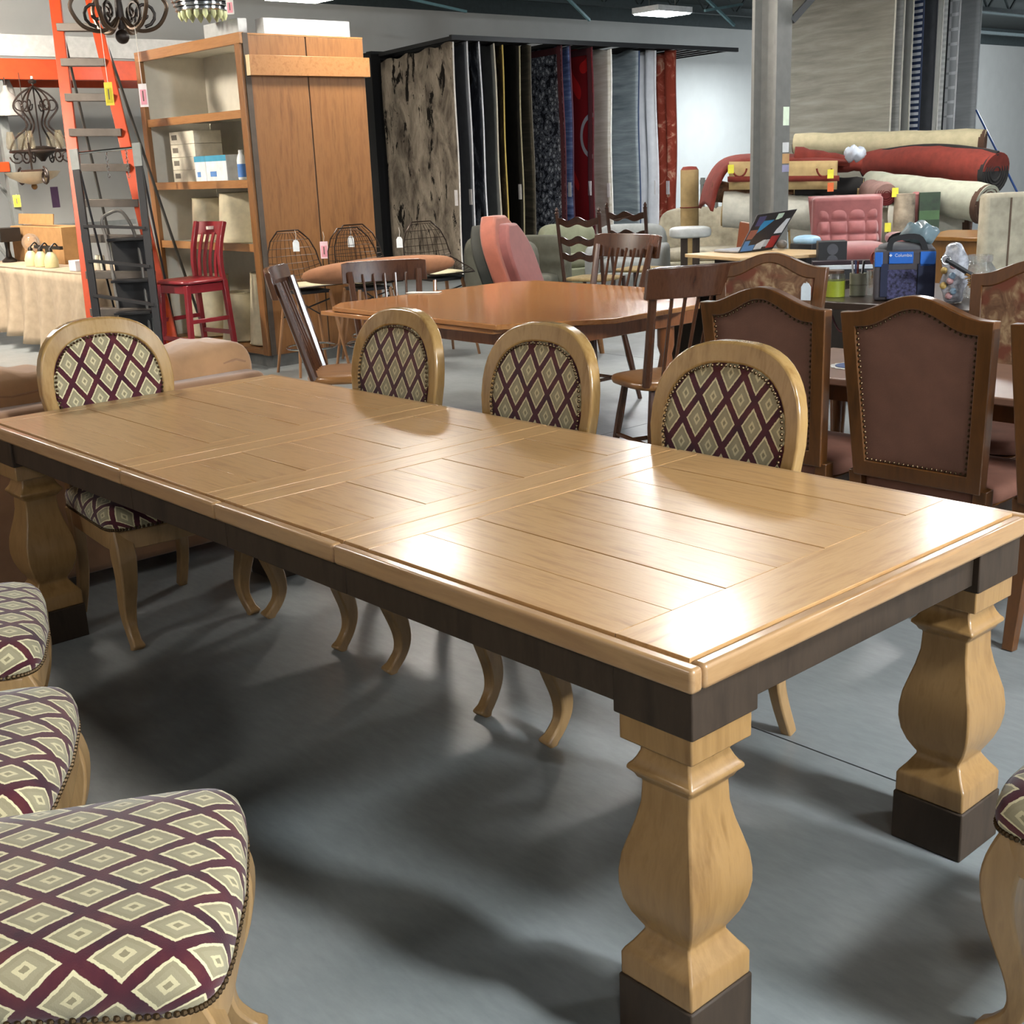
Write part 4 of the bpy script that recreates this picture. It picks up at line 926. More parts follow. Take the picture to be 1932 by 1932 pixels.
# orange stepladder
def railpt(px, py, d): return P(px, py, d=d)
la = thing('orange_stepladder', 'tall orange fibreglass stepladder with grey treads', 'ladder', tuple(P(235, 690, z=0)))
L0 = Vector(la.location)
dB, dT = 9.75, 9.95
def lp(side, py): 
    px = (104+.118*py) if side < 0 else (172+.238*py)
    return P(px, py, d=lerp(dB, dT, (690-py)/690))-L0
zf = [P(0, 0, d=1)]
def foot(side):
    a, b = lp(side, 100), lp(side, 600); t = (0-a.z)/(b.z-a.z); return a.lerp(b, t)
for s in (-1, 1):
    MB().tube([foot(s), lp(s, -40)], 1, sect=[(-.046, -.018), (.046, -.018), (.046, .018), (-.046, .018)], up=tuple(FW)).build('rail', MORG, la, bevel=.004)
    MB().tube([foot(s)+Vector((-.35, .5, 0)), lp(s, 40)+Vector((-.06, .05, 0))], .018, sect=SQ).build('rear_leg', plain('dark grey strut', '#35332f', .5), la)
for py in (-15, 52, 118, 184, 250, 316, 383, 450, 518, 588):
    a, b = lp(-1, py), lp(1, py); dv = Vector((FW.x, FW.y, 0)).normalized()*.05
    mb = MB().add([a-dv+Vector((0, 0, .03)), b-dv+Vector((0, 0, .03)), b+dv+Vector((0, 0, .03)), a+dv+Vector((0, 0, .03)), a-dv-Vector((0, 0, .03)), b-dv-Vector((0, 0, .03)), b+dv-Vector((0, 0, .03)), a+dv-Vector((0, 0, .03))],
                  [(0, 1, 2, 3), (7, 6, 5, 4), (0, 4, 5, 1), (1, 5, 6, 2), (2, 6, 7, 3), (3, 7, 4, 0)])
    mb.build('tread', plain('grey aluminium tread', '#5f5750', .5, .2), la, bevel=.003)
# black step ladder in front with silver bar
MBRL = plain('black rail', '#16161a', .4)
bl = thing('black_stepladder', 'black folding ladder with silver top bar and chains, before orange ladder', 'ladder', tuple(P(245, 735, z=0))); L1 = Vector(bl.location)
def bp_(px, py, d=9.45): return P(px, py, d=d)-L1
def ft(a, b): t = (0-a.z)/(b.z-a.z); return a.lerp(b, t)
a1, b1, a2_, b2 = bp_(140, 290), bp_(183, 600), bp_(258, 278), bp_(300, 640)
for a, b in ((a1, b1), (a2_, b2)):
    MB().tube([a, ft(a, b)], 1, sect=[(-.028, -.016), (.028, -.016), (.028, .016), (-.028, .016)], up=tuple(FW)).build('rail', MBRL, bl, bevel=.003)
    MB().tube([a+Vector((0, 0, .03)), a.lerp(b, .1)], 1.12, sect=[(-.028, -.016), (.028, -.016), (.028, .016), (-.028, .016)], up=tuple(FW)).build('grey_cap', MGRY, bl)
    MB().tube([a+Vector((-.05, .04, -.05)), ft(a, b)+Vector((-.55, .45, 0))], .014, sect=SQ).build('rear_leg', MBRL, bl)
MB().tube([a1, a2_], .011, 8).build('top_bar', MCHR, bl, smooth=True)
for k, px in enumerate((200, 238)):
    c = bp_(px, 286); mb = MB()
    for j in range(7):
        z0 = c+Vector((0, 0, -.03*j)); mb.tube([z0+Vector((.008*math.cos(t)*(j % 2), .008*math.cos(t)*(1-j % 2), .016*math.sin(t))) for t in [2*PI*i/8 for i in range(8)]], .003, 4, closed=True)
    stuff(mb.build('chain', MCHR, bl, smooth=True))
for u in (.42, .62, .82): MB().bar(a1.lerp(b1, u*1.05), a2_.lerp(b2, u), .06, .02).build('tread', plain('dark tread', '#2b2929', .5), bl)
# grey tube step stool with black steps
ss = thing('step_stool', 'grey tubular step stool with wide black steps under the ladders', 'step stool', tuple(P(250, 690, z=0))); L2 = Vector(ss.location)
hp = bez([P(232, 640, d=9.75)-L2, P(205, 470, d=9.75)-L2, P(192, 420, d=9.75)-L2, P(203, 404, d=9.75)-L2, P(232, 402, d=9.75)-L2, P(262, 470, d=9.75)-L2, P(285, 640, d=9.75)-L2], 6)
MB().tube(hp, .014, 8).build('tube_frame', plain('grey tube', '#6d6a66', .4, .4), ss, smooth=True)
for py, h in ((452, .22), (530, .2), (590, .2)):
    a = P(208+(py-452)*.1, py, d=9.7)-L2; b = P(279+(py-452)*.08, py-3, d=9.7)-L2
    MB().bar(a, b, .20, .02).build('step', MBLK, ss, bevel=.003)
    MB().bar(a+Vector((-.02, .02, -.14)), b+Vector((-.02, .02, -.14)), .02, .24).build('riser_panel', MBLK, ss)
for px in (205, 290):
    a = P(px, 600, d=9.7)-L2; MB().bar(a, (a.x, a.y, 0), .025).build('leg', MGRY, ss)
# ------------------------------------------------------------------ right: pile of rolled rugs
def roll(label, a, b, r, mat, endm, cat='rug roll', r2=None, sag=0, turns=4):
    a, b = Vector(a), Vector(b); c = (a+b)/2; t = thing('rolled_rug', label, 'rug', (c.x, c.y, 0), 0, 'rolled rugs in the pile'); L = (b-a)
    n = 10; pts = [a.lerp(b, i/n)-Vector((c.x, c.y, 0))+Vector((0, 0, -sag*math.sin(PI*i/n)+.006*math.sin(i*2.3))) for i in range(n+1)]
    rs = [lerp(r, r2 or r, i/n)*(1+.02*math.sin(i*1.7)) for i in range(n+1)]
    MB().tube(pts, rs, 22).build('roll_body', mat, t, smooth=True, ang=60)
    ax = L.normalized(); u = ax.cross(Vector((0, 0, 1))).normalized(); v = u.cross(ax)
    for p, s, rr in ((pts[0], -1, rs[0]), (pts[-1], 1, rs[-1])):
        sp = [p+ax*s*.004+(u*math.cos(2*PI*k*turns/60)+v*math.sin(2*PI*k*turns/60))*rr*(.25+.7*k/60) for k in range(61)]
        MB().tube(sp, rr*.05, 5).build('spiral_end', endm, t, smooth=True)
        if s > 0:
            MB().tube([p-ax*.05, p+ax*.003], rr*1.012, 22).build('end_band', endm, t, smooth=True, ang=60)
    return t
MTAN = plain('tan rug back', '#b59b6c', .95); MRR = plain('brick red rug', '#6f281d', .95, var=.1); MCRR = plain('cream rug back', '#b8ad8c', .95)
MSAGE = plain('sage white rug back', '#a3a391', .95); MBKR = plain('black rug edge', '#1d1b1a', .95); MWHR = plain('white rug back', '#b9b6a8', .95); MBRN = plain('brown rug pile', '#4a3426', .95)
PD = 12.0
def pp(px, py, d=PD): return P(px, py, d=d)
roll('cream rolled rug lying on top of the pile with brown end', pp(1500, 272, 12.7), pp(1858, 268, 11.9), .105, MCRR, MBRN, r2=.125)
rr_ = roll('long brick red rolled rug with black end drooping at right of pile', pp(1640, 312, 12.2), pp(1878, 325, 11.0), .135, MRR, MBKR, r2=.185, sag=-.06)
ra, rb = pp(1650, 312, 12.15), pp(1872, 325, 11.05); rc = Vector(rr_.location)
fh = Vector((FW.x, FW.y, 0)).normalized()
MB().tube([ra.lerp(rb, i/10)-rc-fh*.08*(1+i/30)+Vector((0, 0, lerp(.125, .165, i/10)+.06*math.sin(PI*i/10))) for i in range(11)], .022, 8).build('black_stripe', MBKR, rr_, smooth=True)
for u in (.25, .55, .85):
    cc_ = ra.lerp(rb, u)-rc+Vector((0, 0, .06*math.sin(PI*u))); r_ = lerp(.135, .185, u)*1.03
    MB().tube([cc_+Vector((0, 0, 1))*r_*math.sin(a)-fh*r_*math.cos(a) for a in [-.9+.2*i for i in range(12)]], .008, 6).build('tan_line', MTAN, rr_, smooth=True)
roll('short red rolled rug end with pointed fold in middle of pile', pp(1500, 305, 11.75), pp(1625, 310, 11.6), .14, MRR, MRR, r2=.06)
roll('pale sage rolled rug jutting right under the red one', pp(1640, 348, 11.7), pp(1862, 385, 10.7), .125, MSAGE, MBRN, r2=.175)
roll('black rolled rug with tan stripes in the pile', pp(1500, 352, 11.7), pp(1628, 352, 11.55), .085, MBKR, MTAN)
roll('brown patterned rolled rug beside column in the pile', pp(1345, 362, 12.0), pp(1500, 368, 11.8), .10, plain('brown patterned rug', '#6d4e38', .95, var=.3, scale=18), MBKR)
roll('open dark red rug tube end pointing at camera', pp(1640, 360, 11.5), pp(1672, 366, 11.0), .10, plain('dusty pink back', '#8f7068', .95), plain('deep red tube', '#5a1414', .9))
roll('white rolled rug low in the pile left of pink chair', pp(1365, 395, 11.9), pp(1560, 405, 11.7), .17, MWHR, MTAN)
roll('white rolled rug low in the pile right of the green panel', pp(1680, 418, 11.5), pp(1830, 412, 11.2), .16, MWHR, MBRN)
roll('bottom ivory rolled rug behind the pink chair', pp(1490, 440, 11.9), pp(1700, 425, 11.7), .17, MWHR, MTAN)
roll('lowest pale rolled rug resting on the pallet', pp(1430, 500, 12.1), pp(1780, 492, 11.9), .16, MWHR, MTAN)
# folded tan and red rug draped over the pile
fr = thing('folded_rug', 'tan rug with brick red border folded over left end of the pile', 'rug', tuple(Vector((pp(1480, 330).x, pp(1480, 330).y, 0))))
F0 = Vector(fr.location)
def fold(du, dz):
    a = [pp(1335, 385, 12.0), pp(1348, 335, 12.0), pp(1375, 300, 12.0), pp(1440, 292, 11.9), pp(1540, 295, 11.7), pp(1590, 300, 11.65)]
    return [q-F0 for q in bez(a, 6)]
top = fold(0, 0); side = Vector((FW.x, FW.y, 0)).normalized()
vs = []; nn = len(top)
MB().grid(lambda u, v: top[min(int(u*(nn-1)+.5), nn-1)]+side*(-.25+.75*v)+Vector((0, 0, -.06*(2*v-1)**2)), nn-1, 8).build('upper_face', MRR, fr, smooth=True, solid=.03, ang=180)
MB().grid(lambda u, v: (pp(1375, 305, 11.7).lerp(pp(1580, 303, 11.4), u)-F0)+Vector((0, 0, -.26*v))+side*(-.02+.03*math.sin(u*9)), 14, 4).build('tan_face', MTAN, fr, smooth=True, solid=.02, ang=180)
MB().grid(lambda u, v: (pp(1372, 333, 11.69).lerp(pp(1582, 331, 11.39), u)-F0)+Vector((0, 0, -.05*v))+side*(-.03), 10, 2).build('red_border', MRR, fr, smooth=True, solid=.025, ang=180)
for cx_ in (1395, 1555): MB().tube([(pp(cx_, 315, 11.62 if cx_ < 1500 else 11.38)-F0)+RT*.07*math.cos(t)+Vector((0, 0, .09*math.sin(t))) for t in [PI*1.05+PI*.9*i/10 for i in range(11)]], .009, 5).build('vine_motif', MRR, fr, smooth=True)
for px, py, d, c_, lb in ((1379, 318, 11.55, '#d8cf3a', 'yellow sticker on the folded tan rug'), (1567, 327, 11.25, '#d8cf3a', 'yellow tag hanging off the folded tan rug'), (1567, 352, 11.3, '#d2622a', 'orange tag hanging on the black rolled rug'), (1689, 362, 10.9, '#d8d03c', 'yellow square sticker right of the dark red tube'), (1675, 428, 11.0, '#d8d03c', 'yellow sticker low beside the pink chair')):
    q = P(px, py, d=d); o = MB().box(-.028, .028, -.002, .002, -.045, .035).build('sticker_tag', plain('sticker '+c_, c_, .6)); o.location = q; o.rotation_euler = (0, 0, .75); tag(o, lb, 'tag')
# plastic bag on the pile
o = pillow(P(1612, 290, d=11.3), .10, .08, .07, .9, .9, 20, 10); o.v = [(x+.012*math.sin(z*90+y*40), y+.012*math.sin(x*80), z+.014*math.sin(x*70+y*60)) for x, y, z in o.v]
tag(o.build('plastic_bag', plain('white blue plastic', '#b3bac4', .25), smooth=True, ang=180), 'crumpled white plastic bag on the rug pile', 'bag')
# support under the pile
pa = thing('pallet', 'dark wooden pallet stack under the rolled rugs', 'pallet', tuple(Vector((pp(1620, 440).x, pp(1620, 440).y, 0))))
for k in range(2):
    for s in (-.5, 0, .5): MB().box(-.9, .9, s-.05, s+.05, k*.11, k*.11+.085, Matrix.Rotation(.72, 4, 'Z')).build('bearer', MDRK, pa)
    for s in range(7): MB().box(-.84+.28*s-.06, -.84+.28*s+.06, -.55, .55, k*.11+.086, k*.11+.108, Matrix.Rotation(.72, 4, 'Z')).build('deck_board', MDRK, pa)
# standing roll
c = P(1301, 400, d=12.9); sr = thing('standing_rug_roll', 'tan rug roll standing upright beside the rust drape', 'rug', (c.x, c.y, 0)); zt_ = P(1301, 320, d=12.9).z
MB().lathe([(.095, 0), (.095, zt_)], 20).build('roll_body', MTAN, sr, smooth=True)
MB().lathe([(.09, zt_), (.07, zt_+.03), (.02, zt_+.035)], 20).build('red_top', MRR, sr, smooth=True)
MB().tube([(.097*math.cos(2*PI*i/20), .097*math.sin(2*PI*i/20), zt_*.72) for i in range(20)], .006, 5, closed=True).build('band', MRR, sr, smooth=True)
c = P(1338, 335, d=14.5); gf = thing('metal_frame', 'grey metal frame leaning behind the standing rug roll', 'frame', (c.x, c.y, 0))
for dx in (-.12, .12): MB().bar((dx, 0, 0), (dx*.8, 0, c.z), .04).build('upright', MGRY, gf)
MB().bar((-.12, 0, c.z-.05), (.14, 0, c.z-.05), .05).build('crossbar', MGRY, gf)
# blue pole
a_, b_ = P(1842, 208, d=14), P(1888, 300, d=13.6); g0 = b_+(b_-a_)*2.2
po = tag(MB().tube([a_, b_, Vector((g0.x, g0.y, max(.02, g0.z)))], .012, 6).build('blue_pole', plain('blue pole paint', '#2f4a80', .4)), 'thin blue pole leaning by the wall at right', 'pole')
# green panel, hide roll between
c = P(1752, 410, d=10.9); gpn = thing('painted_screen', 'dark green painted screen standing before the rug pile', 'panel', (c.x, c.y, 0), .75)
MB().box(-.09, .09, -.02, .02, 0, P(1752, 362, d=10.9).z).build('board', plain('dark green paint', '#22351f', .5, var=.2), gpn, bevel=.004)
MB().box(-.088, .088, -.024, -.02, c.z-.02, c.z+.06).build('green_band', plain('green band', '#3c5a34', .5), gpn)
c = P(1705, 420, d=11.0); hr = thing('standing_hide_roll', 'brown and white hide roll standing beside the green panel', 'rug', (c.x, c.y, 0))
MB().lathe([(.10, 0), (.105, .5), (.09, P(1705, 365, d=11).z)], 16).build('roll_body', plain('brown white hide', '#8f8270', .95, var=.45, scale=5), hr, smooth=True)
c = P(1728, 385, d=10.98); o = MB().lathe([(.045, 0), (.05, P(1728, 366, d=10.98).z), (.02, P(1728, 366, d=10.98).z+.02)], 12).build('pink_roll', plain('dusty pink cloth', '#96605c', .9), smooth=True); o.location = (c.x, c.y, 0); tag(o, 'thin dusty pink roll standing left of the green panel', 'rug')

# ------------------------------------------------------------------ pink tufted chair
MPNK = plain('dusty rose velvet', '#8e5352', .8, var=.07, sheen=.4)
c = P(1610, 455, d=10.2); pk = thing('tufted_chair', 'dusty pink button tufted swivel chair before the rug pile', 'chair', (c.x, c.y, 0), .78); zs = P(1610, 458, d=10.2).z
zb = P(1590, 366, d=10.2).z; hwp = .29
def tuft(u, v):
    x = (-1+2*u)*(hwp+.02*v); z = lerp(zs-.05, zb, v)
    n_ = (abs(math.sin(PI*u*4))*abs(math.sin(PI*(v*4))))**.38
    ed = min(1, min(u, 1-u)*9)*min(1, min(v, 1-v)*9)
    return Vector((x, .22+.14*v-.05*n_*ed-.03*ed+.05*(1-ed), z-(1-ed)*.02*v))
MB().grid(tuft, 48, 40).build('tufted_back', MPNK, pk, smooth=True, ang=180)
MB().box(-hwp-.005, hwp+.005, .245, .33, zs-.05, zb-.03, Matrix.Rotation(0, 4, 'X')).build('back_shell', MPNK, pk, bevel=.03, seg=3)
pillow((0, -.02, zs-.08), .29, .28, .09, .6, .4).build('seat_cushion', MPNK, pk, smooth=True, ang=180)
for s in (-1, 1): pillow((s*.36, -.03, zs+.02), .075, .27, .055, .8, .7).build('arm', MPNK, pk, smooth=True, ang=180)
for s in (-1, 1): MB().bar((s*.36, 0, zs-.18), (s*.36, 0, zs-.02), .08).build('arm_support', MPNK, pk)
MB().lathe([(.26, 0), (.26, .03), (.05, .06), (.04, zs-.17), (.2, zs-.16)], 20).build('swivel_base', MDRK, pk, smooth=True)

# ------------------------------------------------------------------ pale sofas and grey armchairs behind
MDAM = plain('cream damask', '#a8a08c', .9, var=.14, scale=9); MGA = plain('olive grey cloth', '#5d5c50', .9); MLG = plain('pale grey cloth', '#8d908e', .9)
def easy(name, label, c, rz, w_, dp, zs_, za, zb_, mat, cat='armchair'):
    t = thing(name, label, cat, (c.x, c.y, 0), rz)
    cbox('base', (0, 0), w_/2, dp/2, .08, zs_-.1, mat, t, bevel=.02)
    pillow((0, -.04, zs_-.04), w_/2-.12, dp/2-.08, .08, .5, .3).build('seat_cushion', mat, t, smooth=True, ang=180)
    for s in (-1, 1): pillow((s*(w_/2-.07), -.02, (za+.1)/2), .085, dp/2, (za-.1)/2, .35, .4).build('arm', mat, t, smooth=True, ang=180)
    pillow((0, dp/2-.10, (zb_+.1)/2), w_/2-.03, .13, (zb_-.1)/2, .4, .35, 40, 14).build('backrest', mat, t, smooth=True, ang=180)
    for sx in (-1, 1):
        for sy in (-1, 1): MB().box(sx*(w_/2-.08)-.025, sx*(w_/2-.08)+.025, sy*(dp/2-.08)-.025, sy*(dp/2-.08)+.025, 0, .08).build('foot', MDRK, t)
    return t
easy('cream_sofa', 'cream damask sofa with rounded back behind the ladder back chairs', P(1330, 430, d=14.4), .55, 1.25, .8, .42, .62, P(1320, 392, d=14.4).z, MDAM, 'sofa')
easy('grey_armchair', 'olive grey armchair behind the octagonal table at its left', P(975, 480, d=11.6), 1.9, .8, .75, .45, P(960, 448, d=11.6).z, .86, MGA)
easy('green_grey_armchair', 'pale green grey armchair behind the coral wing chair', P(1085, 450, d=14.2), 1.2, .75, .7, .42, .6, P(1085, 422, d=14.2).z, plain('pale green grey cloth', '#8a8d76', .9))
easy('pale_grey_sofa', 'pale grey sofa seen between the two ladder back chairs', P(1185, 460, d=13.4), .6, .85, .7, .42, .6, P(1180, 424, d=13.4).z, MLG, 'sofa')
# white leather arm
c = P(1302, 438, d=12.3); wa = thing('white_armrest_chair', 'low chair with thick white padded arm on dark posts', 'chair', (c.x, c.y, 0), .75)
pillow((0, 0, c.z), .21, .13, .058, .5, .5).build('arm_pad', plain('white leather', '#c5c8c6', .4), wa, smooth=True, ang=180)
for s in (-.06, .06): MB().bar((s, 0, .3), (s, 0, c.z-.04), .07, .05).build('arm_post', MDRK, wa)
cbox('seat_base', (0, 0), .3, .3, .0, .32, MDRK, wa)
# ladder back chairs
MLB = wood('dark ladder back wood', '#2e1c14', '#3b241a', '#25150e', stretch=(8, 8, 1), rough=.3, coat=.3)
def ladderback(label, loc, rz, s_=1.0):
    t = thing('ladder_back_chair', label, 'chair', loc, rz, 'ladder back chairs'); t.scale = (s_, s_, s_)
    pillow((0, 0, .45), .23, .21, .02, .5, .4).build('rush_seat', plain('woven rush', '#8f7a52', .9, var=.15, scale=40), t, smooth=True, ang=180)
    for s in (-1, 1):
        MB().tube([(s*.205, -.20, 0), (s*.205, -.19, .45), (s*.22, -.27, 1.04)], .018, 8).build('post', MLB, t, smooth=True)
        MB().lathe([(.017, 0), (.022, .012), (.012, .025), (.018, .04), (.004, .065)], 10, c=(s*.22, -.27, 1.04)).build('finial', MLB, t, smooth=True)
        MB().tube([(s*.21, .19, 0), (s*.21, .19, .46)], .018, 8).build('leg', MLB, t, smooth=True)
        MB().tube([(s*.207, .19, .2), (s*.207, -.195, .2)], .01, 6).build('stretcher', MLB, t, smooth=True)
    for z in (.66, .8, .97):
        up_ = [(-.205+.41*i/16, z+.035+.018*math.cos(4*PI*i/16)*(1 if 2 < i < 14 else .4)) for i in range(17)]; dn = [(x, z-.03+.014*math.cos(4*PI*(x+.205)/.41)) for x, _ in reversed(up_)]
        f = lambda dy: (lambda u, v: Vector((u, -.19-(v-.45)*.135-.02*(1-(u/.21)**2)+dy, v)))
        MB().prism(up_+dn, f(.007), f(-.007)).build('slat', MLB, t)
    return t
c1_ = P(1118, 405, d=11.2); c2_ = P(1210, 398, d=11.9)
ladderback('dark ladder back chair left of the pair behind octagonal table', (c1_.x, c1_.y, 0), .25)
ladderback('dark ladder back chair right of the pair behind octagonal table', (c2_.x, c2_.y, 0), .15)
# coral wing chair
MCOR = plain('coral velvet', '#8f4b36', .8, sheen=.3); MPKV = plain('faded rose velvet', '#7b403a', .8, sheen=.3); MDK2 = plain('dark grey green back', '#2f302b', .9)
c = P(1050, 520, d=9.6); wc = thing('wing_chair', 'coral velvet high back chair with dark rear seen from the side', 'chair', (c.x, c.y, 0), -1.12); ztw = P(1030, 404, d=9.6).z
def wsec(z): return -.30-(z-.4)*.34
for nm, y0, y1, mt, hw_, zt2 in (('rear_shell', -.15, -.03, MDK2, .29, ztw-.07), ('back_edge', -.04, .09, MCOR, .31, ztw), ('back_pad', .07, .17, MPKV, .25, ztw-.06)):
    rings = []
    for k in range(12):
        z = lerp(.38, zt2, k/11); hw2 = hw_*(1-(max(0, k-6)/5.2)**2.4*.72)
        rings.append([Vector((-hw2, wsec(z)+y0, z)), Vector((hw2, wsec(z)+y0, z)), Vector((hw2, wsec(z)+y1, z)), Vector((-hw2, wsec(z)+y1, z))])
    MB().loft(rings).build(nm, mt, wc, bevel=.02, seg=3)
pillow((0, .02, .46), .3, .3, .09, .5, .35).build('seat_cushion', plain('rose seat velvet', '#94534c', .8), wc, smooth=True, ang=180)
cbox('seat_base', (0, 0), .28, .29, .2, .4, MDK2, wc, bevel=.02)
for sx in (-1, 1):
    for sy in (-1, 1): MB().tube([(sx*.24, sy*.25, .22), (sx*.26, sy*.28, 0)], [.03, .02], 8).build('leg', MWINS, wc, smooth=True)
# brown vinyl chair back
c = P(1360, 450, d=9.9); bv = thing('vinyl_chair', 'small chestnut vinyl chair back beside the laptop desk', 'chair', (c.x, c.y, 0), -.5)
ztv = P(1350, 424, d=9.9).z
MB().prism([(-.17, .40), (.2, .40), (.13, ztv), (-.16, ztv+.01)], lambda u, v: Vector((u, .16+(v-.4)*.12, v)), lambda u, v: Vector((u, .20+(v-.4)*.12, v))).build('backrest', plain('chestnut vinyl', '#7b3f20', .4), bv, bevel=.012)
pillow((0, -.03, .43), .21, .21, .04, .5, .4).build('seat', plain('chestnut vinyl', '#7b3f20'), bv, smooth=True, ang=180)
for sx in (-.17, .17):
    for sy in (-.17, .17): MB().bar((sx, sy, 0), (sx, sy, .41), .03).build('leg', MDRK, bv)

# ------------------------------------------------------------------ desk with laptop
MDESK = plain('grey brown laminate', '#6d5d52', .4); MLTW = wood('light maple board', '#b99a6c', '#c9ab7e', stretch=(1, 7, 7), rough=.4)
dk = thing('office_desk', 'grey brown desk behind the octagonal table under the laptop', 'desk', (-.95, 5.55, 0))
MB().box(-.55, .75, -.45, .45, .72, .75).build('desk_top', MDESK, dk, bevel=.004)
for sx in (-.5, .7): MB().box(sx-.02, sx+.02, -.42, .42, 0, .72).build('side_panel', MDRK, dk)
MB().box(-.5, .7, .38, .4, .2, .72).build('modesty_panel', MDRK, dk)
bd = thing('laptop_board', 'light maple board on a black riser holding the laptop', 'board', (-.95, 5.50, .752), .0)
MB().prism([(-.42, -.25), (.15, -.38), (.45, .05), (.30, .33), (-.25, .33)], lambda u, v: Vector((u, v, .095)), lambda u, v: Vector((u, v, .118))).build('board', MLTW, bd, bevel=.004)
MB().box(-.2, .22, -.2, .25, 0, .095).build('riser', MBLK, bd)
hA, hB = P(1392, 477, z=.874), P(1456, 470, z=.874)
hu = (hB-hA); hl = hu.length; hu.normalize(); hn = Vector((-hu.y, hu.x, 0))
if hn.dot(RT) > 0: hn = -hn
lpz = thing('laptop', 'open black laptop with stickers covering its lid', 'laptop', tuple((hA+hB)/2)); Lc = Vector(lpz.location)
dA, dB_ = (hA-Vector(CAM)).dot(FW), (hB-Vector(CAM)).dot(FW)
tA, tB = P(1428, 405, d=dA), P(1503, 394, d=dB_)
def quad(a, b, c, d, th): 
    n_ = (b-a).cross(d-a).normalized()*th
    return MB().loft([[v-Lc for v in (a, b, c, d)], [v+n_-Lc for v in (a, b, c, d)]])
bw = hn*.22+Vector((0, 0, 0)); quad(hA, hB, hB+bw, hA+bw, .014).build('keyboard_base', plain('silver laptop base', '#9a9ca2', .35, .4), lpz, bevel=.003)
lid = quad(hA, hB, tB, tA, .008).build('lid', plain('black lid', '#1c1618', .4), lpz, bevel=.002)
fn = (hB-hA).cross(tA-hA).normalized()
if fn.dot(FW) > 0: fn = -fn
def lq(u, v): 
    return hA.lerp(hB, u).lerp(tA.lerp(tB, u), v)
for (x0, x1, z0, z1, cc) in ((.02, .36, .03, .30, '#3f6a98'), (.02, .22, .34, .58, '#7c4a3a'), (.22, .52, .45, .80, '#1f6f9c'), (.38, .60, .05, .38, '#a7adb3'), (.55, .70, .68, .95, '#9fb3a2'), (.66, .95, .42, .78, '#b4b7bc'), (.72, .95, .06, .36, '#86221f'), (.08, .26, .68, .93, '#3a3558'), (.50, .64, .42, .62, '#6b2f2a'), (.60, .72, .10, .28, '#8f9296'), (.14, .26, .10, .26, '#c2c4c6')):
    q4 = [lq(x0, z0), lq(x1, z0), lq(x1, z1), lq(x0, z1)]
    MB().loft([[v+fn*.0085-Lc for v in q4], [v+fn*.0100-Lc for v in q4]]).build('lid_sticker', plain('lid sticker '+cc, cc, .5), lid)
c = P(1430, 468, z=.876); tag(pillow(c+Vector((.20, .0, .03)), .04, .03, .03, .9, .9, 14, 8).build('crumpled_bag', plain('dark crumple', '#55504b', .5), smooth=True, ang=180), 'small crumpled dark bag in front of the laptop', 'bag')
c = P(1522, 468, y=5.96); fm = thing('tissue_bag', 'pale blue rounded pack beside the laptop', 'pack', tuple(Vector((c.x, c.y, .752))))
pillow((0, 0, .17), .09, .07, .035, .8, .6).build('pack_top', plain('pale blue plastic', '#8fb0c8', .4), fm, smooth=True, ang=180)
MB().box(-.09, .09, -.07, .07, 0, .15).build('black_tray', MBLK, fm, bevel=.004)
c = P(1560, 512, z=.76); kn = thing('desk_organizer', 'black plastic organizer with oval cutouts at end of table', 'organizer', (c.x+.03, c.y, .755), .7)
MB().box(-.09, .09, -.06, .06, 0, .20).build('organizer_body', MBLK, kn, bevel=.004)
for z in (.08, .15): MB().lathe([(.035, -.001), (.035, .001)], 18).build('oval_cutout', plain('cutout grey', '#4a4a50', .6), kn, loc=(0, -.061, z)).rotation_euler = (PI/2, 0, 0)

# ------------------------------------------------------------------ dark table with cooler bag and jars
dk2 = thing('dark_table', 'dark wooden table behind the high back chairs holding the cooler bag', 'table', (1.15, 4.78, 0))
MB().box(-.95, .95, -.52, .52, .705, .75).build('table_top', plain('espresso wood', '#33251c', .3), dk2, bevel=.006)
for sx in (-.85, .85):
    for sy in (-.42, .42): MB().bar((sx, sy, 0), (sx, sy, .705), .07).build('leg', MDRK, dk2)
TB = .752
MNVY = plain('navy fabric', '#23283f', .8); MCGR = plain('charcoal fabric', '#4a4548', .8); MBL2 = plain('royal blue fabric', '#1f66c0', .6)
cC = P(1716, 566, z=.755); ca = math.atan2(RT.y, RT.x)-.28; hw3 = 56*6.3/FPX; cF = Vector((FW.x, FW.y, 0)).normalized()*.11
co = thing('cooler_bag', 'navy and grey cooler bag with bright blue panels on dark table', 'bag', (cC.x+cF.x, cC.y+cF.y, TB), ca)
Hc = .262
MB().box(-hw3, hw3, -.11, .11, 0, Hc).build('bag_body', MCGR, co, bevel=.02, seg=3)
for x0, x1, z0, z1, mt in ((-.78, -.72+.2, .02, .19, MNVY), (.42, 1.0, .02, .19, MNVY)): MB().box(x0*hw3, min(x1, .985)*hw3, -.118, -.11, z0, z1).build('side_pocket', mt, co, bevel=.003)
MB().box(-.55*hw3, .40*hw3, -.119, -.11, .01, .16).build('floral_pocket', plain('navy white floral', '#3b3a58', .8, var=.5, scale=60), co, bevel=.003)
for x0, x1 in ((-.98, -.72), (-.52, .26), (.48, .97)): MB().box(x0*hw3, x1*hw3, -.118, -.11, .19 if x0 > -.6 and x1 < .5 else .175, .25).build('blue_panel', MBL2, co, bevel=.003)
for s in (-.1, .1): MB().tube(bez([(-.08, s, Hc-.01), (-.06, s, Hc+.05), (.06, s, Hc+.06), (.1, s, Hc-.01)], 5), 1, sect=[(-.014, -.004), (.014, -.004), (.014, .004), (-.014, .004)]).build('handle', MBLK, co)
pillow((0, 0, Hc), hw3*.9, .1, .03, .7, .5).build('lid', plain('grey lid fabric', '#555558', .8), co, smooth=True, ang=180)
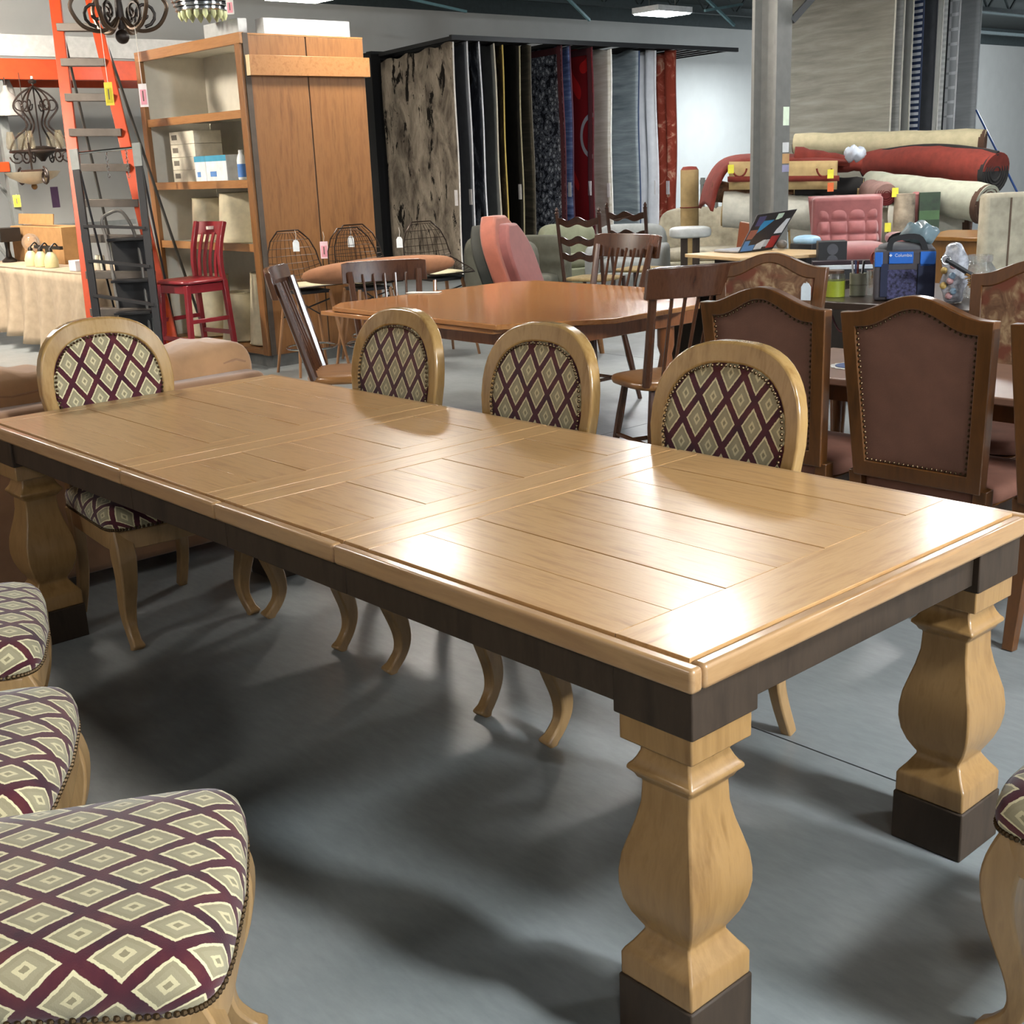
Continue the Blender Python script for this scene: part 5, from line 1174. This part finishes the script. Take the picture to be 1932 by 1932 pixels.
tx = bpy.data.curves.new('lettering', 'FONT'); tx.body = 'Columbia'; tx.size = .022; tx.align_x = 'CENTER'; tx.extrude = .0008
to = bpy.data.objects.new('lettering', tx); COL.objects.link(to); bpy.context.view_layer.update()
me = bpy.data.meshes.new_from_object(to.evaluated_get(bpy.context.evaluated_depsgraph_get())); COL.objects.unlink(to); bpy.data.objects.remove(to)
to = bpy.data.objects.new('lettering', me); COL.objects.link(to); me.materials.clear(); me.materials.append(plain('white print', '#d9dde2', .6)); to.parent = co; to.location = (-.06*hw3, -.1195, .226); to.rotation_euler = (PI/2, 0, 0)
MB().prism([(-.008, 0), (0, -.008), (.008, 0), (0, .008)], lambda u, v: Vector((u, -.1192, v)), lambda u, v: Vector((u, -.1200, v))).build('emblem', plain('white print', '#d9dde2'), co, loc=(-.47*hw3, 0, .233))
c = P(1745, 468, z=1.06); o = pillow((0, 0, 0), .09, .07, .06, .9, .8, 20, 10); o.v = [(x+.01*math.sin(z*80+y*50), y+.01*math.sin(x*90), z+.012*math.sin(x*60+y*70)) for x, y, z in o.v]
o = o.build('plastic_wrap', plain('grey teal plastic', '#70838a', .25), smooth=True, ang=180); o.location = Vector(co.location)+Vector((.06, .03, Hc+.07)); tag(o, 'crumpled clear plastic wrap on top of the cooler bag', 'bag')
# cups and pens
c = P(1565, 558, z=.76); yc = thing('yellow_jar', 'yellow labelled jar at left end of the dark table', 'jar', (c.x, c.y+.05, TB))
MB().lathe([(.05, 0), (.052, .01), (.052, .11), (.045, .125)], 20).build('jar_body', glass('jar glass', '#e6e4d8', .1), yc, smooth=True)
MB().lathe([(.0535, .0), (.0535, .085)], 20, cap=False).build('yellow_label', plain('chartreuse label', '#939d26', .5), yc, smooth=True)
MB().lathe([(.047, .125), (.047, .14)], 20).build('jar_lid', plain('brown lid', '#4d3524', .5), yc, smooth=True)
c = P(1608, 556, z=.76); pcup = thing('pencil_cup', 'pale grey cup holding pens on the dark table', 'cup', (c.x, c.y+.05, TB))
MB().lathe([(.042, 0), (.045, .12), (.04, .12), (.038, .01)], 20, cap=False).build('cup_body', plain('pale stoneware', '#a9a994', .5), pcup, smooth=True)
MB().lathe([(.0455, .055), (.0465, .062)], 20, cap=False).build('cup_ring', plain('stone ring', '#8d8d7c', .5), pcup, smooth=True)
for k, cc in enumerate(('#222226', '#c8c9cc', '#3c4a7a', '#c8c9cc', '#7a2f2a')):
    a = k*1.3; MB().tube([(.015*math.cos(a), .015*math.sin(a), .02), (.035*math.cos(a), .035*math.sin(a), .185)], .005, 6).build('pen', plain('pen '+cc, cc, .4), pcup, smooth=True)
c = P(1640, 555, z=.76); sc = thing('scissor_cup', 'clear cup of red handled scissors beside the cooler bag', 'cup', (c.x, c.y+.06, TB))
MB().lathe([(.045, 0), (.05, .13)], 18).build('cup_body', glass('clear cup', '#dfe6e2', .05), sc, smooth=True)
for k in range(4):
    a = k*1.5; c0_ = Vector((.02*math.cos(a), .02*math.sin(a), .19+.012*(k % 2)))
    MB().tube([c0_+Vector((.022*math.cos(t), .004*k, .028*math.sin(t))) for t in [2*PI*i/14 for i in range(14)]], .0065, 6, closed=True).build('scissor_handle', plain('red plastic', '#8c1f26' if k % 2 else '#a05046', .4), sc, smooth=True)
    MB().tube([c0_-Vector((0, 0, .028)), (0, 0, .03)], .005, 6).build('blade', MCHR, sc)
c = P(1630, 490, d=8.0); fl_ = thing('flat_screen', 'slim white edged flat panel lying behind the cups', 'panel', (P(1620, 510, z=.80).x, P(1620, 510, z=.80).y, .752), .66)
MB().box(-.28, .28, -.04, .04, .06, .085).build('panel_body', plain('white panel edge', '#c9cdd2', .4), fl_, bevel=.003)
MB().box(-.28, .28, -.03, .05, .086, .11).build('panel_glass', plain('dark panel', '#2d2026', .3), fl_, bevel=.003)
MB().box(-.2, .2, -.03, .03, 0, .06).build('panel_stand', MBLK, fl_)
# glass jar, candy bag and brush
c = P(1830, 560, z=.76); gj = thing('glass_jar', 'large clear glass jar at right end of the dark table', 'jar', (c.x, c.y+.08, TB))
MB().lathe([(.075, 0), (.085, .02), (.085, .14), (.06, .175), (.065, .19), (.065, .215), (.06, .215), (.055, .18), (.08, .14), (.08, .02)], 26, cap=False).build('jar_body', glass('jar clear', '#eef2f2', .03), gj, smooth=True)
c = P(1790, 570, z=.76); cg = thing('candy_bag', 'clear plastic bag of wrapped sweets beside the cooler bag', 'bag', (c.x, c.y+.04, TB))
o = pillow((0, 0, .15), .06, .05, .15, .7, .7, 20, 14); o.v = [(x+.008*math.sin(z*60+y*50), y+.008*math.sin(x*70+z*30), z) for x, y, z in o.v]; o.build('bag_film', plain('milky plastic', '#a9abb2', .25, var=.25, scale=30), cg, smooth=True, ang=180)
for k in range(7): MB().sphere((.03*math.sin(k*2.2), -.05+.006*math.cos(k), .04+.025*k), .018, 8, 6).build('sweet', plain('sweet %d' % (k % 3), ('#b98d8d', '#8aa3b8', '#b89a58')[k % 3], .5), cg, smooth=True)
a_, b_ = P(1785, 490, z=.98), P(1835, 520, z=.90); 
bs_ = thing('hairbrush', 'round brush with black handle and ring standing among the jars', 'brush', (b_.x, b_.y, TB))
Bz = Vector(bs_.location)
MB().tube([a_-Bz, b_-Bz], .012, 8).build('handle', MBLK, bs_, smooth=True)
MB().tube([(a_-Bz)+RT*.022*math.cos(t)+UP*.022*math.sin(t) for t in [2*PI*i/14 for i in range(14)]], .004, 6, closed=True).build('ring', MCHR, bs_, smooth=True)
mb = MB(); hd = b_-Bz
for k in range(60):
    a = random.random()*2*PI; t_ = random.random(); p0 = hd+Vector((.05*t_, .0, -.10*t_)); mb.tube([p0, p0+Vector((.04*math.cos(a), .04*math.sin(a), -.01+.03*random.random()))], .003, 4)
stuff(mb.build('bristles', plain('tan bristle', '#8a6430', .8), bs_))
MB().tube([hd, hd+Vector((.05, 0, -.12)), Vector((.06, 0, .02))], .018, 8).build('brush_core', plain('amber core', '#6d4a22', .5), bs_, smooth=True)
# cable
o = MB().tube(bez([P(1565, 580, y=4.4), P(1575, 610, y=4.4), P(1585, 625, y=4.4), P(1597, 622, y=4.4), P(1606, 612, y=4.4), P(1614, 582, y=4.4)], 6), .006, 6).build('cable', plain('red black cable', '#4a1a1c', .5), smooth=True); tag(o, 'dark red cable hanging under the dark table', 'cable')
# wooden desk and damask chair at far right
c = P(1845, 470, d=9.2); wd_ = thing('oak_desk', 'golden oak desk corner at right behind the cooler bag', 'desk', (c.x, c.y, 0), .2); zd = P(1845, 440, d=9.2).z
MB().prism([(-.35, -.3), (.1, -.42), (.5, -.3), (.5, .4), (-.35, .4)], lambda u, v: Vector((u, v, zd-.03)), lambda u, v: Vector((u, v, zd))).build('desk_top', wood('golden oak', '#7e5424', '#946730', stretch=(1, 7, 7), rough=.3), wd_, bevel=.005)
MB().prism([(-.32, -.26), (.1, -.38), (.46, -.26), (.46, .36), (-.32, .36)], lambda u, v: Vector((u, v, .05)), lambda u, v: Vector((u, v, zd-.031))).build('desk_body', wood('golden oak body', '#6f4a20', '#815a2b', stretch=(7, 7, 1), rough=.35), wd_)
c = P(1925, 440, d=8.0); dm = thing('damask_chair', 'cream damask upholstered high chair at the right edge', 'chair', (c.x, c.y, 0), .85); zm_ = P(1910, 362, d=8.0).z
MB().box(-.26, .3, -.05, .08, .4, zm_).build('backrest', MDAM, dm, bevel=.03, seg=3)
MB().box(-.1, -.09, -.056, -.05, .45, zm_-.03).build('seam', plain('brown seam', '#5c4a3c', .9), dm)
MB().box(-.26, .3, -.05, .5, .3, .42).build('seat', MDAM, dm, bevel=.03, seg=3)
for sx in (-.22, .26):
    for sy in (0, .44): MB().bar((sx, sy, 0), (sx, sy, .3), .05).build('leg', MDRK, dm)
bpy.context.view_layer.update()
